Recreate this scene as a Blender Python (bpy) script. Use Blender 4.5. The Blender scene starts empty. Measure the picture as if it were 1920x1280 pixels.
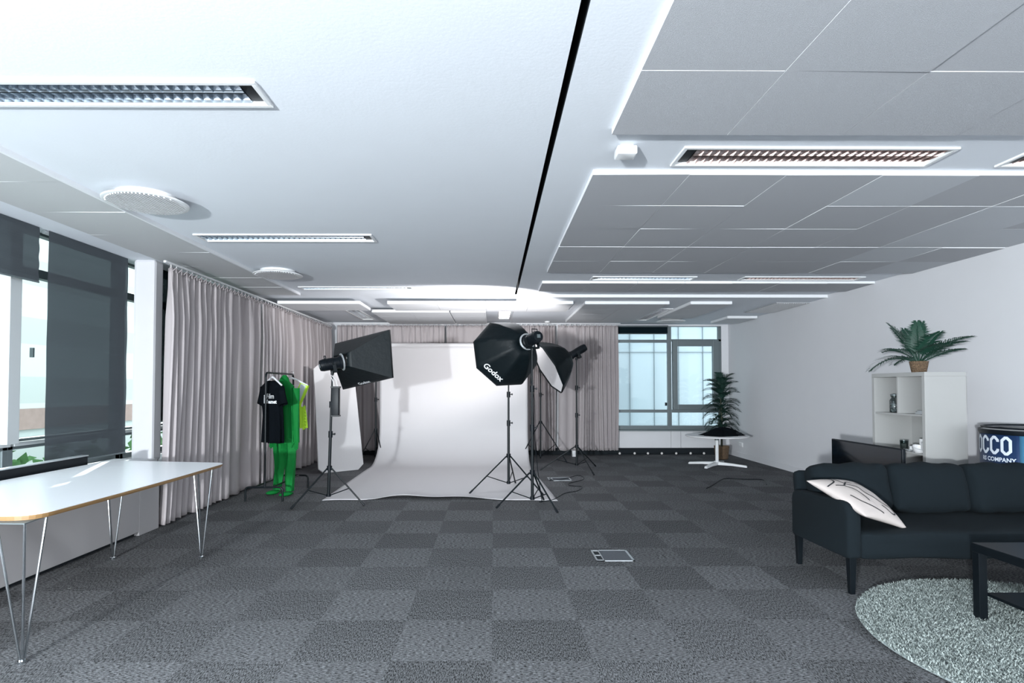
import bpy, math, random
import numpy as np
from mathutils import Vector, Matrix
random.seed(7)
rng = np.random.RandomState(5)
scene = bpy.context.scene
C = scene.collection
PI = math.pi
R = math.radians

# ------------------------------------------------------------------ camera
EYE = Vector((0, 0, 1.345)); F_PX = 1079.7; CXP, CYP = 932.7, 699.0   # focal length and optical centre in photo pixels
cd = bpy.data.cameras.new('camera'); cd.sensor_width = 36; cd.lens = 36*F_PX/1920
cd.clip_start = .05; cd.clip_end = 200
cam = bpy.data.objects.new('camera', cd); C.objects.link(cam)
cam.location = EYE; cam.rotation_euler = (R(90+1.5), 0, R(-.4))
cd.shift_x = (960-CXP)/1920; cd.shift_y = (CYP-640)/1920
scene.camera = cam
# ------------------------------------------------------------------ look
scene.view_settings.view_transform = 'Standard'
scene.view_settings.look = 'None'
scene.view_settings.gamma = 1
scene.view_settings.exposure = 1.17
scene.view_settings.use_curve_mapping = False
# ------------------------------------------------------------------ world, sun, lamps
w = bpy.data.worlds.new('sky'); scene.world = w; w.use_nodes = True
bg = w.node_tree.nodes['Background']; bg.inputs[0].default_value = (.86, .93, .96, 1); bg.inputs[1].default_value = 1.7

def lamp(name, kind, loc, to, power, color, **kw):
    d = bpy.data.lights.new(name, kind); d.energy = power; d.color = color
    for k, v in kw.items(): setattr(d, k, v)
    o = bpy.data.objects.new(name, d); C.objects.link(o); o.location = loc
    o.rotation_euler = (Vector(to)-Vector(loc)).to_track_quat('-Z', 'Y').to_euler()
    return o
lamp('sun', 'SUN', (-8, 10, 9), (-8+.39, 10-.92, 9-.62), 3.6, (1, .98, .94), angle=R(.5))
lamp('studio_flash', 'AREA', (-2.35, -3.1, 1.32), (.2, 3.4, 2.45), 400, (.90, .96, 1), shape='DISK', size=.18)
lamp('rear_fill', 'AREA', (.6, -4.2, 1.7), (.6, 4, 1.5), 175, (.88, .95, 1), shape='RECTANGLE', size=7.2, size_y=1.7)  # added soft fill behind the camera, standing in for unseen rear windows
lamp('bounce_lamp', 'SPOT', (.2, 7.72, 1.86), (-.3, 8.7, 2.66), 120, (1, .98, .98), spot_size=R(125), spot_blend=.4, shadow_soft_size=.07)

# ------------------------------------------------------------------ materials
def nt(m): return m.node_tree.nodes, m.node_tree.links
MATS = {}
def mat(name, col, rough=.6, metal=0, var=0, vscale=40, bump=0, bscale=200, spec=.5, emit=None, estr=0, sheen=0, trans=0, coat=0):
    m = bpy.data.materials.new(name); m.use_nodes = True; n, l = nt(m); b = n['Principled BSDF']
    b.inputs['Base Color'].default_value = (*col, 1); b.inputs['Roughness'].default_value = rough
    b.inputs['Metallic'].default_value = metal; b.inputs['Specular IOR Level'].default_value = spec
    if sheen: b.inputs['Sheen Weight'].default_value = sheen
    if coat: b.inputs['Coat Weight'].default_value = coat
    tc = n.new('ShaderNodeTexCoord')
    if var:
        t = n.new('ShaderNodeTexNoise'); t.inputs['Scale'].default_value = vscale; t.inputs['Detail'].default_value = 4
        l.new(tc.outputs['Object'], t.inputs['Vector'])
        mx = n.new('ShaderNodeMix'); mx.data_type = 'RGBA'
        mx.inputs[6].default_value = (*[c*(1-var) for c in col], 1); mx.inputs[7].default_value = (*[min(1, c*(1+var)) for c in col], 1)
        l.new(t.outputs['Fac'], mx.inputs[0]); l.new(mx.outputs[2], b.inputs['Base Color'])
    if bump:
        t2 = n.new('ShaderNodeTexNoise'); t2.inputs['Scale'].default_value = bscale; t2.inputs['Detail'].default_value = 3
        l.new(tc.outputs['Object'], t2.inputs['Vector'])
        bp = n.new('ShaderNodeBump'); bp.inputs['Strength'].default_value = bump; bp.inputs['Distance'].default_value = .01
        l.new(t2.outputs['Fac'], bp.inputs['Height']); l.new(bp.outputs[0], b.inputs['Normal'])
    if emit:
        b.inputs['Emission Color'].default_value = (*emit, 1); b.inputs['Emission Strength'].default_value = estr
    MATS[name] = m; return m

def math_node(n, l, op, a, b=None):
    x = n.new('ShaderNodeMath'); x.operation = op
    for i, v in enumerate((a, b)):
        if v is None: continue
        if isinstance(v, (int, float)): x.inputs[i].default_value = v
        else: l.new(v, x.inputs[i])
    return x.outputs[0]

def carpet_mat():
    m = bpy.data.materials.new('carpet'); m.use_nodes = True; n, l = nt(m); b = n['Principled BSDF']
    b.inputs['Roughness'].default_value = .95; b.inputs['Specular IOR Level'].default_value = .15
    tc = n.new('ShaderNodeTexCoord'); sp = n.new('ShaderNodeSeparateXYZ'); l.new(tc.outputs['Object'], sp.inputs[0])
    tx = math_node(n, l, 'FLOOR', math_node(n, l, 'MULTIPLY', math_node(n, l, 'ADD', sp.outputs[0], 20.007), 2))
    ty = math_node(n, l, 'FLOOR', math_node(n, l, 'MULTIPLY', math_node(n, l, 'ADD', sp.outputs[1], 20.122), 2))
    par = math_node(n, l, 'MODULO', math_node(n, l, 'ADD', tx, ty), 2)      # 0 / 1 checker
    cm = n.new('ShaderNodeCombineXYZ'); l.new(tx, cm.inputs[0]); l.new(ty, cm.inputs[1])
    wn = n.new('ShaderNodeTexWhiteNoise'); wn.noise_dimensions = '2D'; l.new(cm.outputs[0], wn.inputs['Vector'])
    def streak(sx, sy):
        mp = n.new('ShaderNodeMapping'); mp.inputs['Scale'].default_value = (sx, sy, 1); l.new(tc.outputs['Object'], mp.inputs[0])
        t = n.new('ShaderNodeTexNoise'); t.inputs['Scale'].default_value = 1; t.inputs['Detail'].default_value = 3; t.inputs['Roughness'].default_value = .75
        l.new(mp.outputs[0], t.inputs['Vector']); return t.outputs['Fac']
    s1 = streak(210, 48); s2 = streak(48, 210)
    mx = n.new('ShaderNodeMix'); l.new(par, mx.inputs[0]); l.new(s1, mx.inputs[2]); l.new(s2, mx.inputs[3])
    ramp = n.new('ShaderNodeMapRange'); ramp.inputs[1].default_value = .40; ramp.inputs[2].default_value = .62
    ramp.inputs[3].default_value = .02; ramp.inputs[4].default_value = 2.0; l.new(mx.outputs[0], ramp.inputs[0])
    # pile direction: tiles laid quarter-turned look lighter or darker
    lit = math_node(n, l, 'ADD', math_node(n, l, 'MULTIPLY', par, CARPET_CHECK), math_node(n, l, 'MULTIPLY', wn.outputs['Value'], .18))
    lit = math_node(n, l, 'ADD', lit, .70)
    big = n.new('ShaderNodeTexNoise'); big.inputs['Scale'].default_value = 1.3; l.new(tc.outputs['Object'], big.inputs['Vector'])
    lit = math_node(n, l, 'MULTIPLY', lit, math_node(n, l, 'ADD', math_node(n, l, 'MULTIPLY', big.outputs['Fac'], .3), .85))
    f = math_node(n, l, 'MULTIPLY', lit, ramp.outputs[0])
    mc = n.new('ShaderNodeVectorMath'); mc.operation = 'SCALE'; mc.inputs[0].default_value = (.128, .130, .136)
    l.new(f, mc.inputs['Scale']); l.new(mc.outputs[0], b.inputs['Base Color'])
    bp = n.new('ShaderNodeBump'); bp.inputs['Strength'].default_value = .25; bp.inputs['Distance'].default_value = .003
    l.new(mx.outputs[0], bp.inputs['Height']); l.new(bp.outputs[0], b.inputs['Normal'])
    return m
CARPET_CHECK = .20
M_carpet = carpet_mat()
M_ceil = mat('white_plaster_ceiling', (.765, .80, .85), .85, var=.02, vscale=3, bump=.05, bscale=60)
M_wall = mat('white_painted_wall', (.71, .71, .735), .8, var=.015, vscale=5, bump=.04, bscale=90)
M_panel = mat('grey_acoustic_felt', (.44, .45, .475), .95, var=.12, vscale=260, bump=.25, bscale=320)
M_panel_l = mat('pale_acoustic_felt', (.52, .54, .57), .95, var=.05, vscale=160, bump=.1, bscale=220)
M_paneledge = mat('white_panel_edge', (.83, .84, .86), .7)
M_strip = mat('offwhite_ceiling_board', (.56, .57, .58), .9, var=.03, vscale=120, bump=.1, bscale=200)
M_raft = mat('white_acoustic_board', (.66, .67, .69), .9, var=.03, vscale=120)
M_white = mat('white_lacquer', (.74, .74, .75), .4)
M_whitemetal = mat('white_metal', (.78, .79, .80), .35)
M_gap = mat('dark_recess', (.006, .010, .014), .9)
M_silver = mat('mirror_louvre', (.60, .60, .62), .22, metal=1)
M_amber = mat('amber_reflector', (.62, .50, .44), .3, metal=1)
M_chrome = mat('chrome', (.55, .58, .60), .15, metal=1)
M_alu = mat('grey_aluminium', (.16, .19, .20), .45, metal=.4)
M_alu_l = mat('pale_aluminium', (.55, .58, .59), .45, metal=.2)
M_black = mat('black_plastic', (.0035, .006, .009), .45, spec=.25)
M_blackmetal = mat('black_metal', (.004, .007, .009), .38, spec=.25)
M_blackcloth = mat('black_softbox_fabric', (.0025, .006, .008), .5, bump=.3, bscale=18, spec=.22)
M_tee = mat('black_cotton', (.0025, .004, .006), .95, bump=.3, bscale=60, spec=.08)
M_sofa = mat('charcoal_upholstery', (.0045, .0085, .0115), .9, var=.25, vscale=500, bump=.35, bscale=600, spec=.2)
M_lack = mat('black_brown_wood_foil', (.003, .005, .007), .38, spec=.25)
M_curtain = mat('taupe_grey_curtain', (.41, .372, .378), .9, var=.04, vscale=300, bump=.12, bscale=500, spec=.2)
M_paper = mat('white_background_paper', (.57, .555, .565), .75, var=.01, vscale=2)
M_foam = mat('white_foam_board', (.62, .605, .61), .8)
M_diff = mat('white_diffuser_cloth', (.80, .79, .80), .8)
M_green = mat('green_spandex', (.003, .17, .03), .75, var=.1, vscale=20, spec=.2)
M_vest = mat('fluorescent_yellow_mesh', (.55, .85, .05), .7)
M_reflect = mat('grey_reflective_tape', (.55, .62, .62), .4)
M_hanger = mat('white_plastic_hanger', (.8, .8, .82), .4)
M_leaf = mat('dark_green_palm', (.010, .050, .032), .5, var=.4, vscale=30)
M_leaf2 = mat('deep_green_fern', (.006, .030, .022), .5, var=.4, vscale=30)
M_stem = mat('palm_stem', (.03, .035, .02), .7)
M_soil = mat('dark_soil', (.01, .01, .01), 1)
M_kallax = mat('white_foil_shelf', (.36, .36, .355), .5)
M_dot = mat('white_print', (.80, .82, .84), .6)
M_navy = mat('navy_banner_print', (.008, .028, .085), .5)
M_sky = mat('blue_banner_print', (.055, .19, .32), .5)
M_bannerw = mat('silver_grey_banner_letters', (.62, .67, .74), .5)
M_rugbase = mat('rug_backing', (.26, .30, .30), .95)
M_steel = mat('brushed_steel_frame', (.55, .58, .60), .4, metal=.6)
M_pillow = mat('cream_linen', (.50, .445, .42), .9, bump=.2, bscale=300)
M_ink = mat('black_line_print', (.01, .012, .015), .8)
M_matt = mat('matt_white_laminate', (.78, .77, .78), .85, spec=.2)
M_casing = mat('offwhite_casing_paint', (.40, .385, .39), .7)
M_column = mat('column_paint', (.54, .535, .56), .8, var=.02, vscale=5)
M_tabletop = mat('white_laminate', (.88, .89, .92), .28)
M_brick = mat('facade_beige', (.42, .43, .42), .9, var=.1, vscale=3)

def wood_mat():
    m = bpy.data.materials.new('birch_ply_edge'); m.use_nodes = True; n, l = nt(m); b = n['Principled BSDF']
    tc = n.new('ShaderNodeTexCoord'); mp = n.new('ShaderNodeMapping'); mp.inputs['Scale'].default_value = (3, 3, 260); l.new(tc.outputs['Object'], mp.inputs[0])
    t = n.new('ShaderNodeTexNoise'); t.inputs['Scale'].default_value = 1; l.new(mp.outputs[0], t.inputs['Vector'])
    mx = n.new('ShaderNodeMix'); mx.data_type = 'RGBA'; mx.inputs[6].default_value = (.14, .075, .03, 1); mx.inputs[7].default_value = (.42, .25, .10, 1)
    l.new(t.outputs['Fac'], mx.inputs[0]); l.new(mx.outputs[2], b.inputs['Base Color']); b.inputs['Roughness'].default_value = .5
    return m
M_ply = wood_mat()

def wicker_mat():
    m = bpy.data.materials.new('woven_seagrass'); m.use_nodes = True; n, l = nt(m); b = n['Principled BSDF']
    tc = n.new('ShaderNodeTexCoord'); w1 = n.new('ShaderNodeTexWave'); w1.bands_direction = 'Z'; w1.inputs['Scale'].default_value = 26; w1.inputs['Distortion'].default_value = 6; w1.inputs['Detail Scale'].default_value = 6
    l.new(tc.outputs['Object'], w1.inputs['Vector'])
    mx = n.new('ShaderNodeMix'); mx.data_type = 'RGBA'; mx.inputs[6].default_value = (.07, .045, .028, 1); mx.inputs[7].default_value = (.34, .22, .13, 1)
    l.new(w1.outputs['Fac'], mx.inputs[0]); l.new(mx.outputs[2], b.inputs['Base Color']); b.inputs['Roughness'].default_value = .85
    bp = n.new('ShaderNodeBump'); bp.inputs['Strength'].default_value = .8; bp.inputs['Distance'].default_value = .01; l.new(w1.outputs['Fac'], bp.inputs['Height']); l.new(bp.outputs[0], b.inputs['Normal'])
    return m
M_wicker = wicker_mat()

def glass_mat(name, tint, refl):
    m = bpy.data.materials.new(name); m.use_nodes = True; n, l = nt(m); n.remove(n['Principled BSDF'])
    tr = n.new('ShaderNodeBsdfTransparent'); tr.inputs[0].default_value = (*tint, 1)
    g = n.new('ShaderNodeBsdfGlossy'); g.inputs['Roughness'].default_value = .02
    lw_ = n.new('ShaderNodeLayerWeight'); lw_.inputs[0].default_value = .5
    fr = n.new('ShaderNodeMath'); fr.operation = 'MULTIPLY_ADD'; fr.inputs[1].default_value = .45; fr.inputs[2].default_value = .04
    l.new(math_node(n, l, 'POWER', lw_.outputs['Facing'], 4), fr.inputs[0])
    s = n.new('ShaderNodeMixShader')
    f = math_node(n, l, 'MULTIPLY', fr.outputs[0], refl)
    l.new(f, s.inputs[0]); l.new(tr.outputs[0], s.inputs[1]); l.new(g.outputs[0], s.inputs[2])
    l.new(s.outputs[0], n['Material Output'].inputs[0]); return m
M_glass = glass_mat('window_glass', (.93, .975, .98), 1.0)
M_jar = glass_mat('jar_glass', (.55, .60, .60), 2.0)

def blind_mat(name, col, see):
    m = bpy.data.materials.new(name); m.use_nodes = True; n, l = nt(m); n.remove(n['Principled BSDF'])
    tr = n.new('ShaderNodeBsdfTransparent'); tr.inputs[0].default_value = (.8, .95, 1, 1)
    d = n.new('ShaderNodeBsdfDiffuse'); d.inputs[0].default_value = (*col, 1)
    s = n.new('ShaderNodeMixShader'); s.inputs[0].default_value = see
    tc = n.new('ShaderNodeTexCoord'); t = n.new('ShaderNodeTexNoise'); t.inputs['Scale'].default_value = 130; t.inputs['Detail'].default_value = 2
    l.new(tc.outputs['Object'], t.inputs['Vector'])
    mr = n.new('ShaderNodeMapRange'); mr.inputs[1].default_value = .3; mr.inputs[2].default_value = .7; mr.inputs[3].default_value = see*.55; mr.inputs[4].default_value = see*1.45
    l.new(t.outputs['Fac'], mr.inputs[0]); l.new(mr.outputs[0], s.inputs[0])
    l.new(d.outputs[0], s.inputs[1]); l.new(tr.outputs[0], s.inputs[2]); l.new(s.outputs[0], n['Material Output'].inputs[0]); return m
M_blind = blind_mat('dark_screen_fabric', (.075, .085, .095), .032)
M_blind_dark = blind_mat('blackout_fabric', (.006, .012, .016), .01)

# ------------------------------------------------------------------ helpers
def tag(o, label=None, cat=None, group=None, kind=None):
    if label: o['label'] = label
    if cat: o['category'] = cat
    if group: o['group'] = group
    if kind: o['kind'] = kind
    return o
def thing(name, label, cat, loc=(0, 0, 0), rz=0, group=None):
    o = bpy.data.objects.new(name, None); C.objects.link(o); o.empty_display_size = .1
    o.location = loc; o.rotation_euler = (0, 0, rz)
    return tag(o, label, cat, group)

class MB:
    def __init__(s): s.v = []; s.f = []; s.m = []; s.mi = 0
    def add(s, vs, fs):
        k = len(s.v); s.v += [tuple(v) for v in vs]; s.f += [tuple(i+k for i in f) for f in fs]; s.m += [s.mi]*len(fs); return s
    def box(s, x0, x1, y0, y1, z0, z1, M=None):
        vs = [Vector(p) for p in ((x0,y0,z0),(x1,y0,z0),(x1,y1,z0),(x0,y1,z0),(x0,y0,z1),(x1,y0,z1),(x1,y1,z1),(x0,y1,z1))]
        if M: vs = [M @ v for v in vs]
        return s.add(vs, [(0,3,2,1),(4,5,6,7),(0,1,5,4),(1,2,6,5),(2,3,7,6),(3,0,4,7)])
    def rbox(s, x0, x1, y0, y1, z0, z1, r=.01, M=None, n=3):
        # rounded in plan and on the top/bottom rims
        n0 = n; out = []; zs = []
        for i in range(n0+1):
            a = PI/2*i/n0; zs.append((z0+r-r*math.cos(a)*1.0 if False else z0+r*(1-math.sin(a)), r*(1-math.cos(a))))
        prof = [(z0+r*(1-math.cos(PI/2*i/n)), r*(1-math.sin(PI/2*i/n))) for i in range(n+1)]
        prof += [(z1-r*(1-math.cos(PI/2*(n-i)/n)), r*(1-math.sin(PI/2*(n-i)/n))) for i in range(n+1)]
        rings = []
        for z, ins in prof:
            rr = max(r-ins*.0, 1e-4); ring = []
            for cx, cy, a0 in ((x1-r, y1-r, 0), (x0+r, y1-r, 90), (x0+r, y0+r, 180), (x1-r, y0+r, 270)):
                for k in range(n+1):
                    a = R(a0+90*k/n); q = r-ins
                    ring.append(Vector((cx+q*math.cos(a), cy+q*math.sin(a), z)))
            rings.append(ring)
        if M: rings = [[M @ v for v in ring] for ring in rings]
        return s.loft(rings)
    def loft(s, rings, cap=True, closed=True):
        k = len(rings[0]); vs = [v for r_ in rings for v in r_]; fs = []
        for i in range(len(rings)-1):
            for j in range(k if closed else k-1):
                a = i*k+j; b = i*k+(j+1) % k; fs.append((a, b, b+k, a+k))
        if cap: fs.append(tuple(range(k-1, -1, -1))); fs.append(tuple((len(rings)-1)*k+j for j in range(k)))
        return s.add(vs, fs)
    def cyl(s, p0, p1, r0, r1=None, n=12, cap=True):
        p0 = Vector(p0); p1 = Vector(p1); r1 = r0 if r1 is None else r1; d = (p1-p0).normalized()
        u = d.orthogonal().normalized(); v = d.cross(u)
        ring = lambda p, r: [p+u*r*math.cos(2*PI*i/n)+v*r*math.sin(2*PI*i/n) for i in range(n)]
        return s.loft([ring(p0, r0), ring(p1, r1)], cap)
    def tube(s, pts, r, n=8):
        pts = [Vector(p) for p in pts]; rings = []; u = None
        for i, p in enumerate(pts):
            d = (pts[min(i+1, len(pts)-1)]-pts[max(i-1, 0)]).normalized()
            if u is None: u = d.orthogonal().normalized()
            else:
                u = (u-d*u.dot(d)); u = u.normalized() if u.length > 1e-6 else d.orthogonal().normalized()
            v = d.cross(u); rr = r[i] if isinstance(r, (list, tuple)) else r
            rings.append([p+u*rr*math.cos(2*PI*k/n)+v*rr*math.sin(2*PI*k/n) for k in range(n)])
        return s.loft(rings)
    def lathe(s, prof, c=(0, 0, 0), n=32, cap=True, M=None):
        rings = [[Vector((c[0]+r*math.cos(2*PI*i/n), c[1]+r*math.sin(2*PI*i/n), c[2]+z)) for i in range(n)] for r, z in prof]
        if M: rings = [[M @ v for v in q] for q in rings]
        return s.loft(rings, cap)
    def sphere(s, c, r, n=10, sq=(1, 1, 1)):
        prof = [(max(r*math.sin(PI*i/n), 1e-4), -r*math.cos(PI*i/n)) for i in range(n+1)]
        rings = [[Vector((c[0]+a*math.cos(2*PI*i/n/1.0)*sq[0], c[1]+a*math.sin(2*PI*i/n)*sq[1], c[2]+z*sq[2])) for i in range(n)] for a, z in prof]
        return s.loft(rings)
    def prism(s, poly, z0, z1):
        k = len(poly); vs = [(x, y, z0) for x, y in poly]+[(x, y, z1) for x, y in poly]
        return s.add(vs, [tuple(range(k-1, -1, -1)), tuple(range(k, 2*k))]+[(i, (i+1) % k, (i+1) % k+k, i+k) for i in range(k)])
    def build(s, name, m, parent=None, smooth=False, bevel=0, world=False, origin=None, sub=0, solid=0, fix=True):
        me = bpy.data.meshes.new(name); vs = s.v
        off = None
        if world and parent is not None:
            q = parent; off = Vector((0, 0, 0))
            while q is not None: off += Vector(q.location); q = q.parent
        if origin is not None: off = Vector(origin)
        if off is not None: vs = [(v[0]-off[0], v[1]-off[1], v[2]-off[2]) for v in vs]
        me.from_pydata(vs, [], s.f)
        for q in (m if isinstance(m, (list, tuple)) else [m]): me.materials.append(q)
        if isinstance(m, (list, tuple)): me.polygons.foreach_set('material_index', s.m)
        if fix and len(s.f) < 60000:
            import bmesh
            bm = bmesh.new(); bm.from_mesh(me); bmesh.ops.recalc_face_normals(bm, faces=bm.faces); bm.to_mesh(me); bm.free()
        if smooth:
            me.polygons.foreach_set('use_smooth', [True]*len(me.polygons))
            if hasattr(me, 'set_sharp_from_angle'): me.set_sharp_from_angle(angle=R(42))
        me.update()
        o = bpy.data.objects.new(name, me); C.objects.link(o)
        if parent is not None: o.parent = parent
        if origin is not None: o.location = origin
        if solid: md = o.modifiers.new('s', 'SOLIDIFY'); md.thickness = solid; md.offset = 0
        if bevel: md = o.modifiers.new('b', 'BEVEL'); md.width = bevel; md.segments = 2; md.limit_method = 'ANGLE'; md.angle_limit = R(40)
        if sub: md = o.modifiers.new('u', 'SUBSURF'); md.levels = sub; md.render_levels = sub
        return o
def copy_tree(o, parent=None):
    c = o.copy(); C.objects.link(c); c.parent = parent
    for ch in list(o.children): copy_tree(ch, c)
    return c
def struct(name, mb, m, label=None, cat=None, **k):
    o = mb.build(name, m, **k); o['kind'] = 'structure'
    return o
def rectholes(mb, x0, x1, y0, y1, z, holes, axis='z'):
    # sheet with rectangular openings; axis tells which coordinate is constant
    xs = sorted({x0, x1, *[h[0] for h in holes], *[h[1] for h in holes]}); ys = sorted({y0, y1, *[h[2] for h in holes], *[h[3] for h in holes]})
    xs = [x for x in xs if x0 <= x <= x1]; ys = [y for y in ys if y0 <= y <= y1]
    for i in range(len(xs)-1):
        for j in range(len(ys)-1):
            cx = (xs[i]+xs[i+1])/2; cy = (ys[j]+ys[j+1])/2
            if any(h[0] < cx < h[1] and h[2] < cy < h[3] for h in holes): continue
            q = [(xs[i], ys[j]), (xs[i+1], ys[j]), (xs[i+1], ys[j+1]), (xs[i], ys[j+1])]
            mp = {'z': lambda a, b: (a, b, z), 'y': lambda a, b: (a, z, b), 'x': lambda a, b: (z, a, b)}[axis]
            mb.add([mp(*p) for p in q], [(0, 1, 2, 3)])
def ribbon(path, wd, closed=False):
    n = len(path); L = []; Rr = []
    for i in range(n):
        p = Vector(path[i]); a = Vector(path[(i-1) % n] if closed or i > 0 else path[i]); b = Vector(path[(i+1) % n] if closed or i < n-1 else path[i])
        d1 = (p-a).normalized() if (p-a).length > 0 else (b-p).normalized(); d2 = (b-p).normalized() if (b-p).length > 0 else d1
        nn = Vector((-(d1.y+d2.y), d1.x+d2.x)).normalized(); k = wd/2/max(.4, nn.dot(Vector((-d1.y, d1.x))))
        L.append(p+nn*k); Rr.append(p-nn*k)
    fs = [(i, (i+1) % n, (i+1) % n+n, i+n) for i in range(n if closed else n-1)]
    return L+Rr, fs
def text_mesh(body, size, warp, bold=0.0):
    cu = bpy.data.curves.new('t', 'FONT'); cu.body = body; cu.size = size; cu.align_x = 'CENTER'; cu.align_y = 'CENTER'; cu.offset = bold; cu.resolution_u = 3
    o = bpy.data.objects.new('t', cu); C.objects.link(o)
    dg = bpy.context.evaluated_depsgraph_get(); me = bpy.data.meshes.new_from_object(o.evaluated_get(dg))
    mb = MB(); mb.add([warp(v.co.x, v.co.y) for v in me.vertices], [tuple(p.vertices) for p in me.polygons])
    bpy.data.objects.remove(o); bpy.data.curves.remove(cu); bpy.data.meshes.remove(me)
    return mb
def frame_map(o, xd, yd):
    o = Vector(o); xd = Vector(xd).normalized(); yd = Vector(yd).normalized()
    return lambda x, y: o+xd*x+yd*y

# ------------------------------------------------------------------ the room
XL, XR, YB, YF = -3.83, 4.80, 11.72, -4.0
Z_R, Z_L, Z_STRIP, Z_BACK = 2.685, 2.685, 2.664, 2.645      # slab right of the slot, left ceiling, window strip, back zone
Z_PAN = 2.658
mb = MB(); mb.box(XL, XR+.1, YF, YB+.3, -.08, 0); struct('floor', mb, M_carpet)

FIX = [  # x0, x1, y0, y1, z, label, rz flag
 (-2.637, -1.042, 2.483, 2.707, Z_L, 'recessed louvred ceiling light nearest the camera over the white table', 0),
 (-2.616, -1.063, 4.988, 5.232, Z_L, 'recessed louvred ceiling light between the two round vents on the left ceiling', 0),
 (-2.584, -1.074, 7.583, 7.795, Z_L, 'farthest recessed louvred light on the smooth left ceiling, beyond the round vents', 0),
 (1.06, 2.60, 3.15, 3.42, Z_R, 'big recessed louvred light with copper glints between the two near grey panel blocks', 1),
 (3.02, 4.52, 3.15, 3.42, Z_R, 'recessed louvred light cut by the right edge of the photo between grey panel blocks', 1),
 (1.19, 2.45, 6.86, 7.08, Z_R, 'recessed louvred light with bluish blades just past the second grey panel block', 1),
 (3.02, 4.48, 6.86, 7.08, Z_R, 'recessed louvred light with pale pink blades past the grey panels near right wall', 1)]
mb = MB(); hl = [(a, b, c, d) for a, b, c, d, z, *_ in FIX if z == Z_L]
rectholes(mb, -2.733, .303, YF, 8.22, Z_L, hl)
struct('ceiling', mb, M_ceil)
mb = MB(); hr = [(a, b, c, d) for a, b, c, d, z, *_ in FIX if z == Z_R]
rectholes(mb, .336, XR, YF, 8.22, Z_R, hr)
struct('ceiling', mb, M_ceil)
mb = MB(); mb.box(.26, .3025, YF, 8.22, Z_L+.002, 2.95); mb.box(.3365, .38, YF, 8.22, Z_R+.002, 2.95); mb.box(.2, .4, YF, 8.22, 2.9, 2.95)
struct('trim_1', mb, M_gap)
mb = MB(); mb.box(-3.68, -2.733, YF, YB, Z_STRIP+.024, Z_STRIP+.06); struct('ceiling', mb, M_ceil)
mb = MB(); mb.box(-3.83, -3.456, YF, YB, Z_STRIP-.006, Z_STRIP+.06); struct('trim_2', mb, M_ceil)
mb = MB(); mb.box(.35, XR, 8.205, 8.235, Z_BACK-.002, Z_BACK+.05)
mb.box(.345, .355, 8.21, YB, Z_BACK+.001, Z_BACK+.05); struct('trim_3', mb, M_paneledge)
BF = [(-2.56, -2.30, 9.6, 11.2), (.08, .32, 9.5, 11.1), (2.70, 2.94, 9.35, 10.95)]
mb = MB(); rectholes(mb, -3.7, .35, 8.22, YB+.05, Z_L, BF[:2]); struct('ceiling', mb, M_ceil)
mb = MB(); rectholes(mb, .35, XR, 8.23, YB+.05, Z_BACK, BF[2:]); struct('ceiling', mb, M_ceil)
mb = MB(); mb.box(XR, XR+.1, YF, YB+.3, 0, 2.95); struct('wall_right', mb, M_wall)
mb = MB(); mb.box(XR-.015, XR, YF, YB, 0, .095); struct('baseboard_right', mb, M_wall)
# smooth ceiling: darker roof deck above so no sky shows in recesses
mb = MB(); mb.box(-4.0, XR+.1, YF, YB+.3, 2.955, 3.0); struct('ceiling', mb, M_gap)

mb = MB(); mb.box(XL, XR, YF-.1, YF, 0, .85); mb.box(XL, XR, YF-.1, YF, 2.5, 2.95); mb.box(XL, -3.0, YF-.1, YF, .85, 2.5); mb.box(4.2, XR, YF-.1, YF, .85, 2.5)
struct('wall_rear', mb, M_wall)  # unseen rear wall; its wide opening is added to let the fill lamp in
# back wall with window opening
WX0, WX1, WZ0, WZ1 = 2.50, 4.66, .50, 2.61
mb = MB()
mb.box(XL, WX0, YB, YB+.12, 0, 2.95); mb.box(WX1, XR, YB, YB+.12, 0, 2.95)
mb.box(WX0, WX1, YB, YB+.12, 0, WZ0); mb.box(WX0, WX1, YB, YB+.12, WZ1, 2.95)
struct('wall_back', mb, M_wall)
mb = MB()
for a, b in ((2.52, 3.60), (3.606, 3.80), (3.806, 4.70)): mb.box(a, b, YB-.03, YB-.001, .14, .49)
struct('trim_4', mb, M_wall, bevel=.002)
mb = MB(); mb.box(-3.0, XR-.1, YB-.05, YB-.001, 0.0, .13); struct('baseboard_back', mb, M_gap)
# window frames, back wall
def win_frame(name, rects, glass, parent_loc, depth, axis, m=M_alu, extra=None):
    root = bpy.data.objects.new(name, None); C.objects.link(root); root['kind'] = 'structure'; root.location = parent_loc
    mb = MB()
    for a, b, c, d in rects:
        if axis == 'y': mb.box(a, b, depth[0], depth[1], c, d)
        else: mb.box(depth[0], depth[1], a, b, c, d)
    mb.build('window_frame', m, root, world=True, bevel=.003)
    for a, b, c, d in glass:
        g = MB(); q = (depth[0]+depth[1])/2
        if axis == 'y': g.box(a, b, q-.003, q+.003, c, d)
        else: g.box(q-.003, q+.003, a, b, c, d)
        g.build('pane', M_glass, root, world=True)
    return root
d0 = (YB+.02, YB+.08)
W1 = win_frame('window_1', [(2.50, 3.56, 2.275, 2.335), (2.50, 3.56, .845, .905), (2.50, 3.56, .50, .58), (2.50, 2.53, .5, 2.61), (2.50, 3.56, 2.58, 2.61), (3.56, 3.64, .5, 2.61)],
               [(2.53, 3.56, 2.335, 2.58), (2.53, 3.56, .905, 2.275), (2.53, 3.56, .58, .845)], (3.0, YB+.05, .5), d0, 'y')
mb = MB(); mb.box(3.50, 3.535, YB-.01, YB+.02, .985, 1.05); mb.build('sensor', M_black, W1, world=True)
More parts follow.
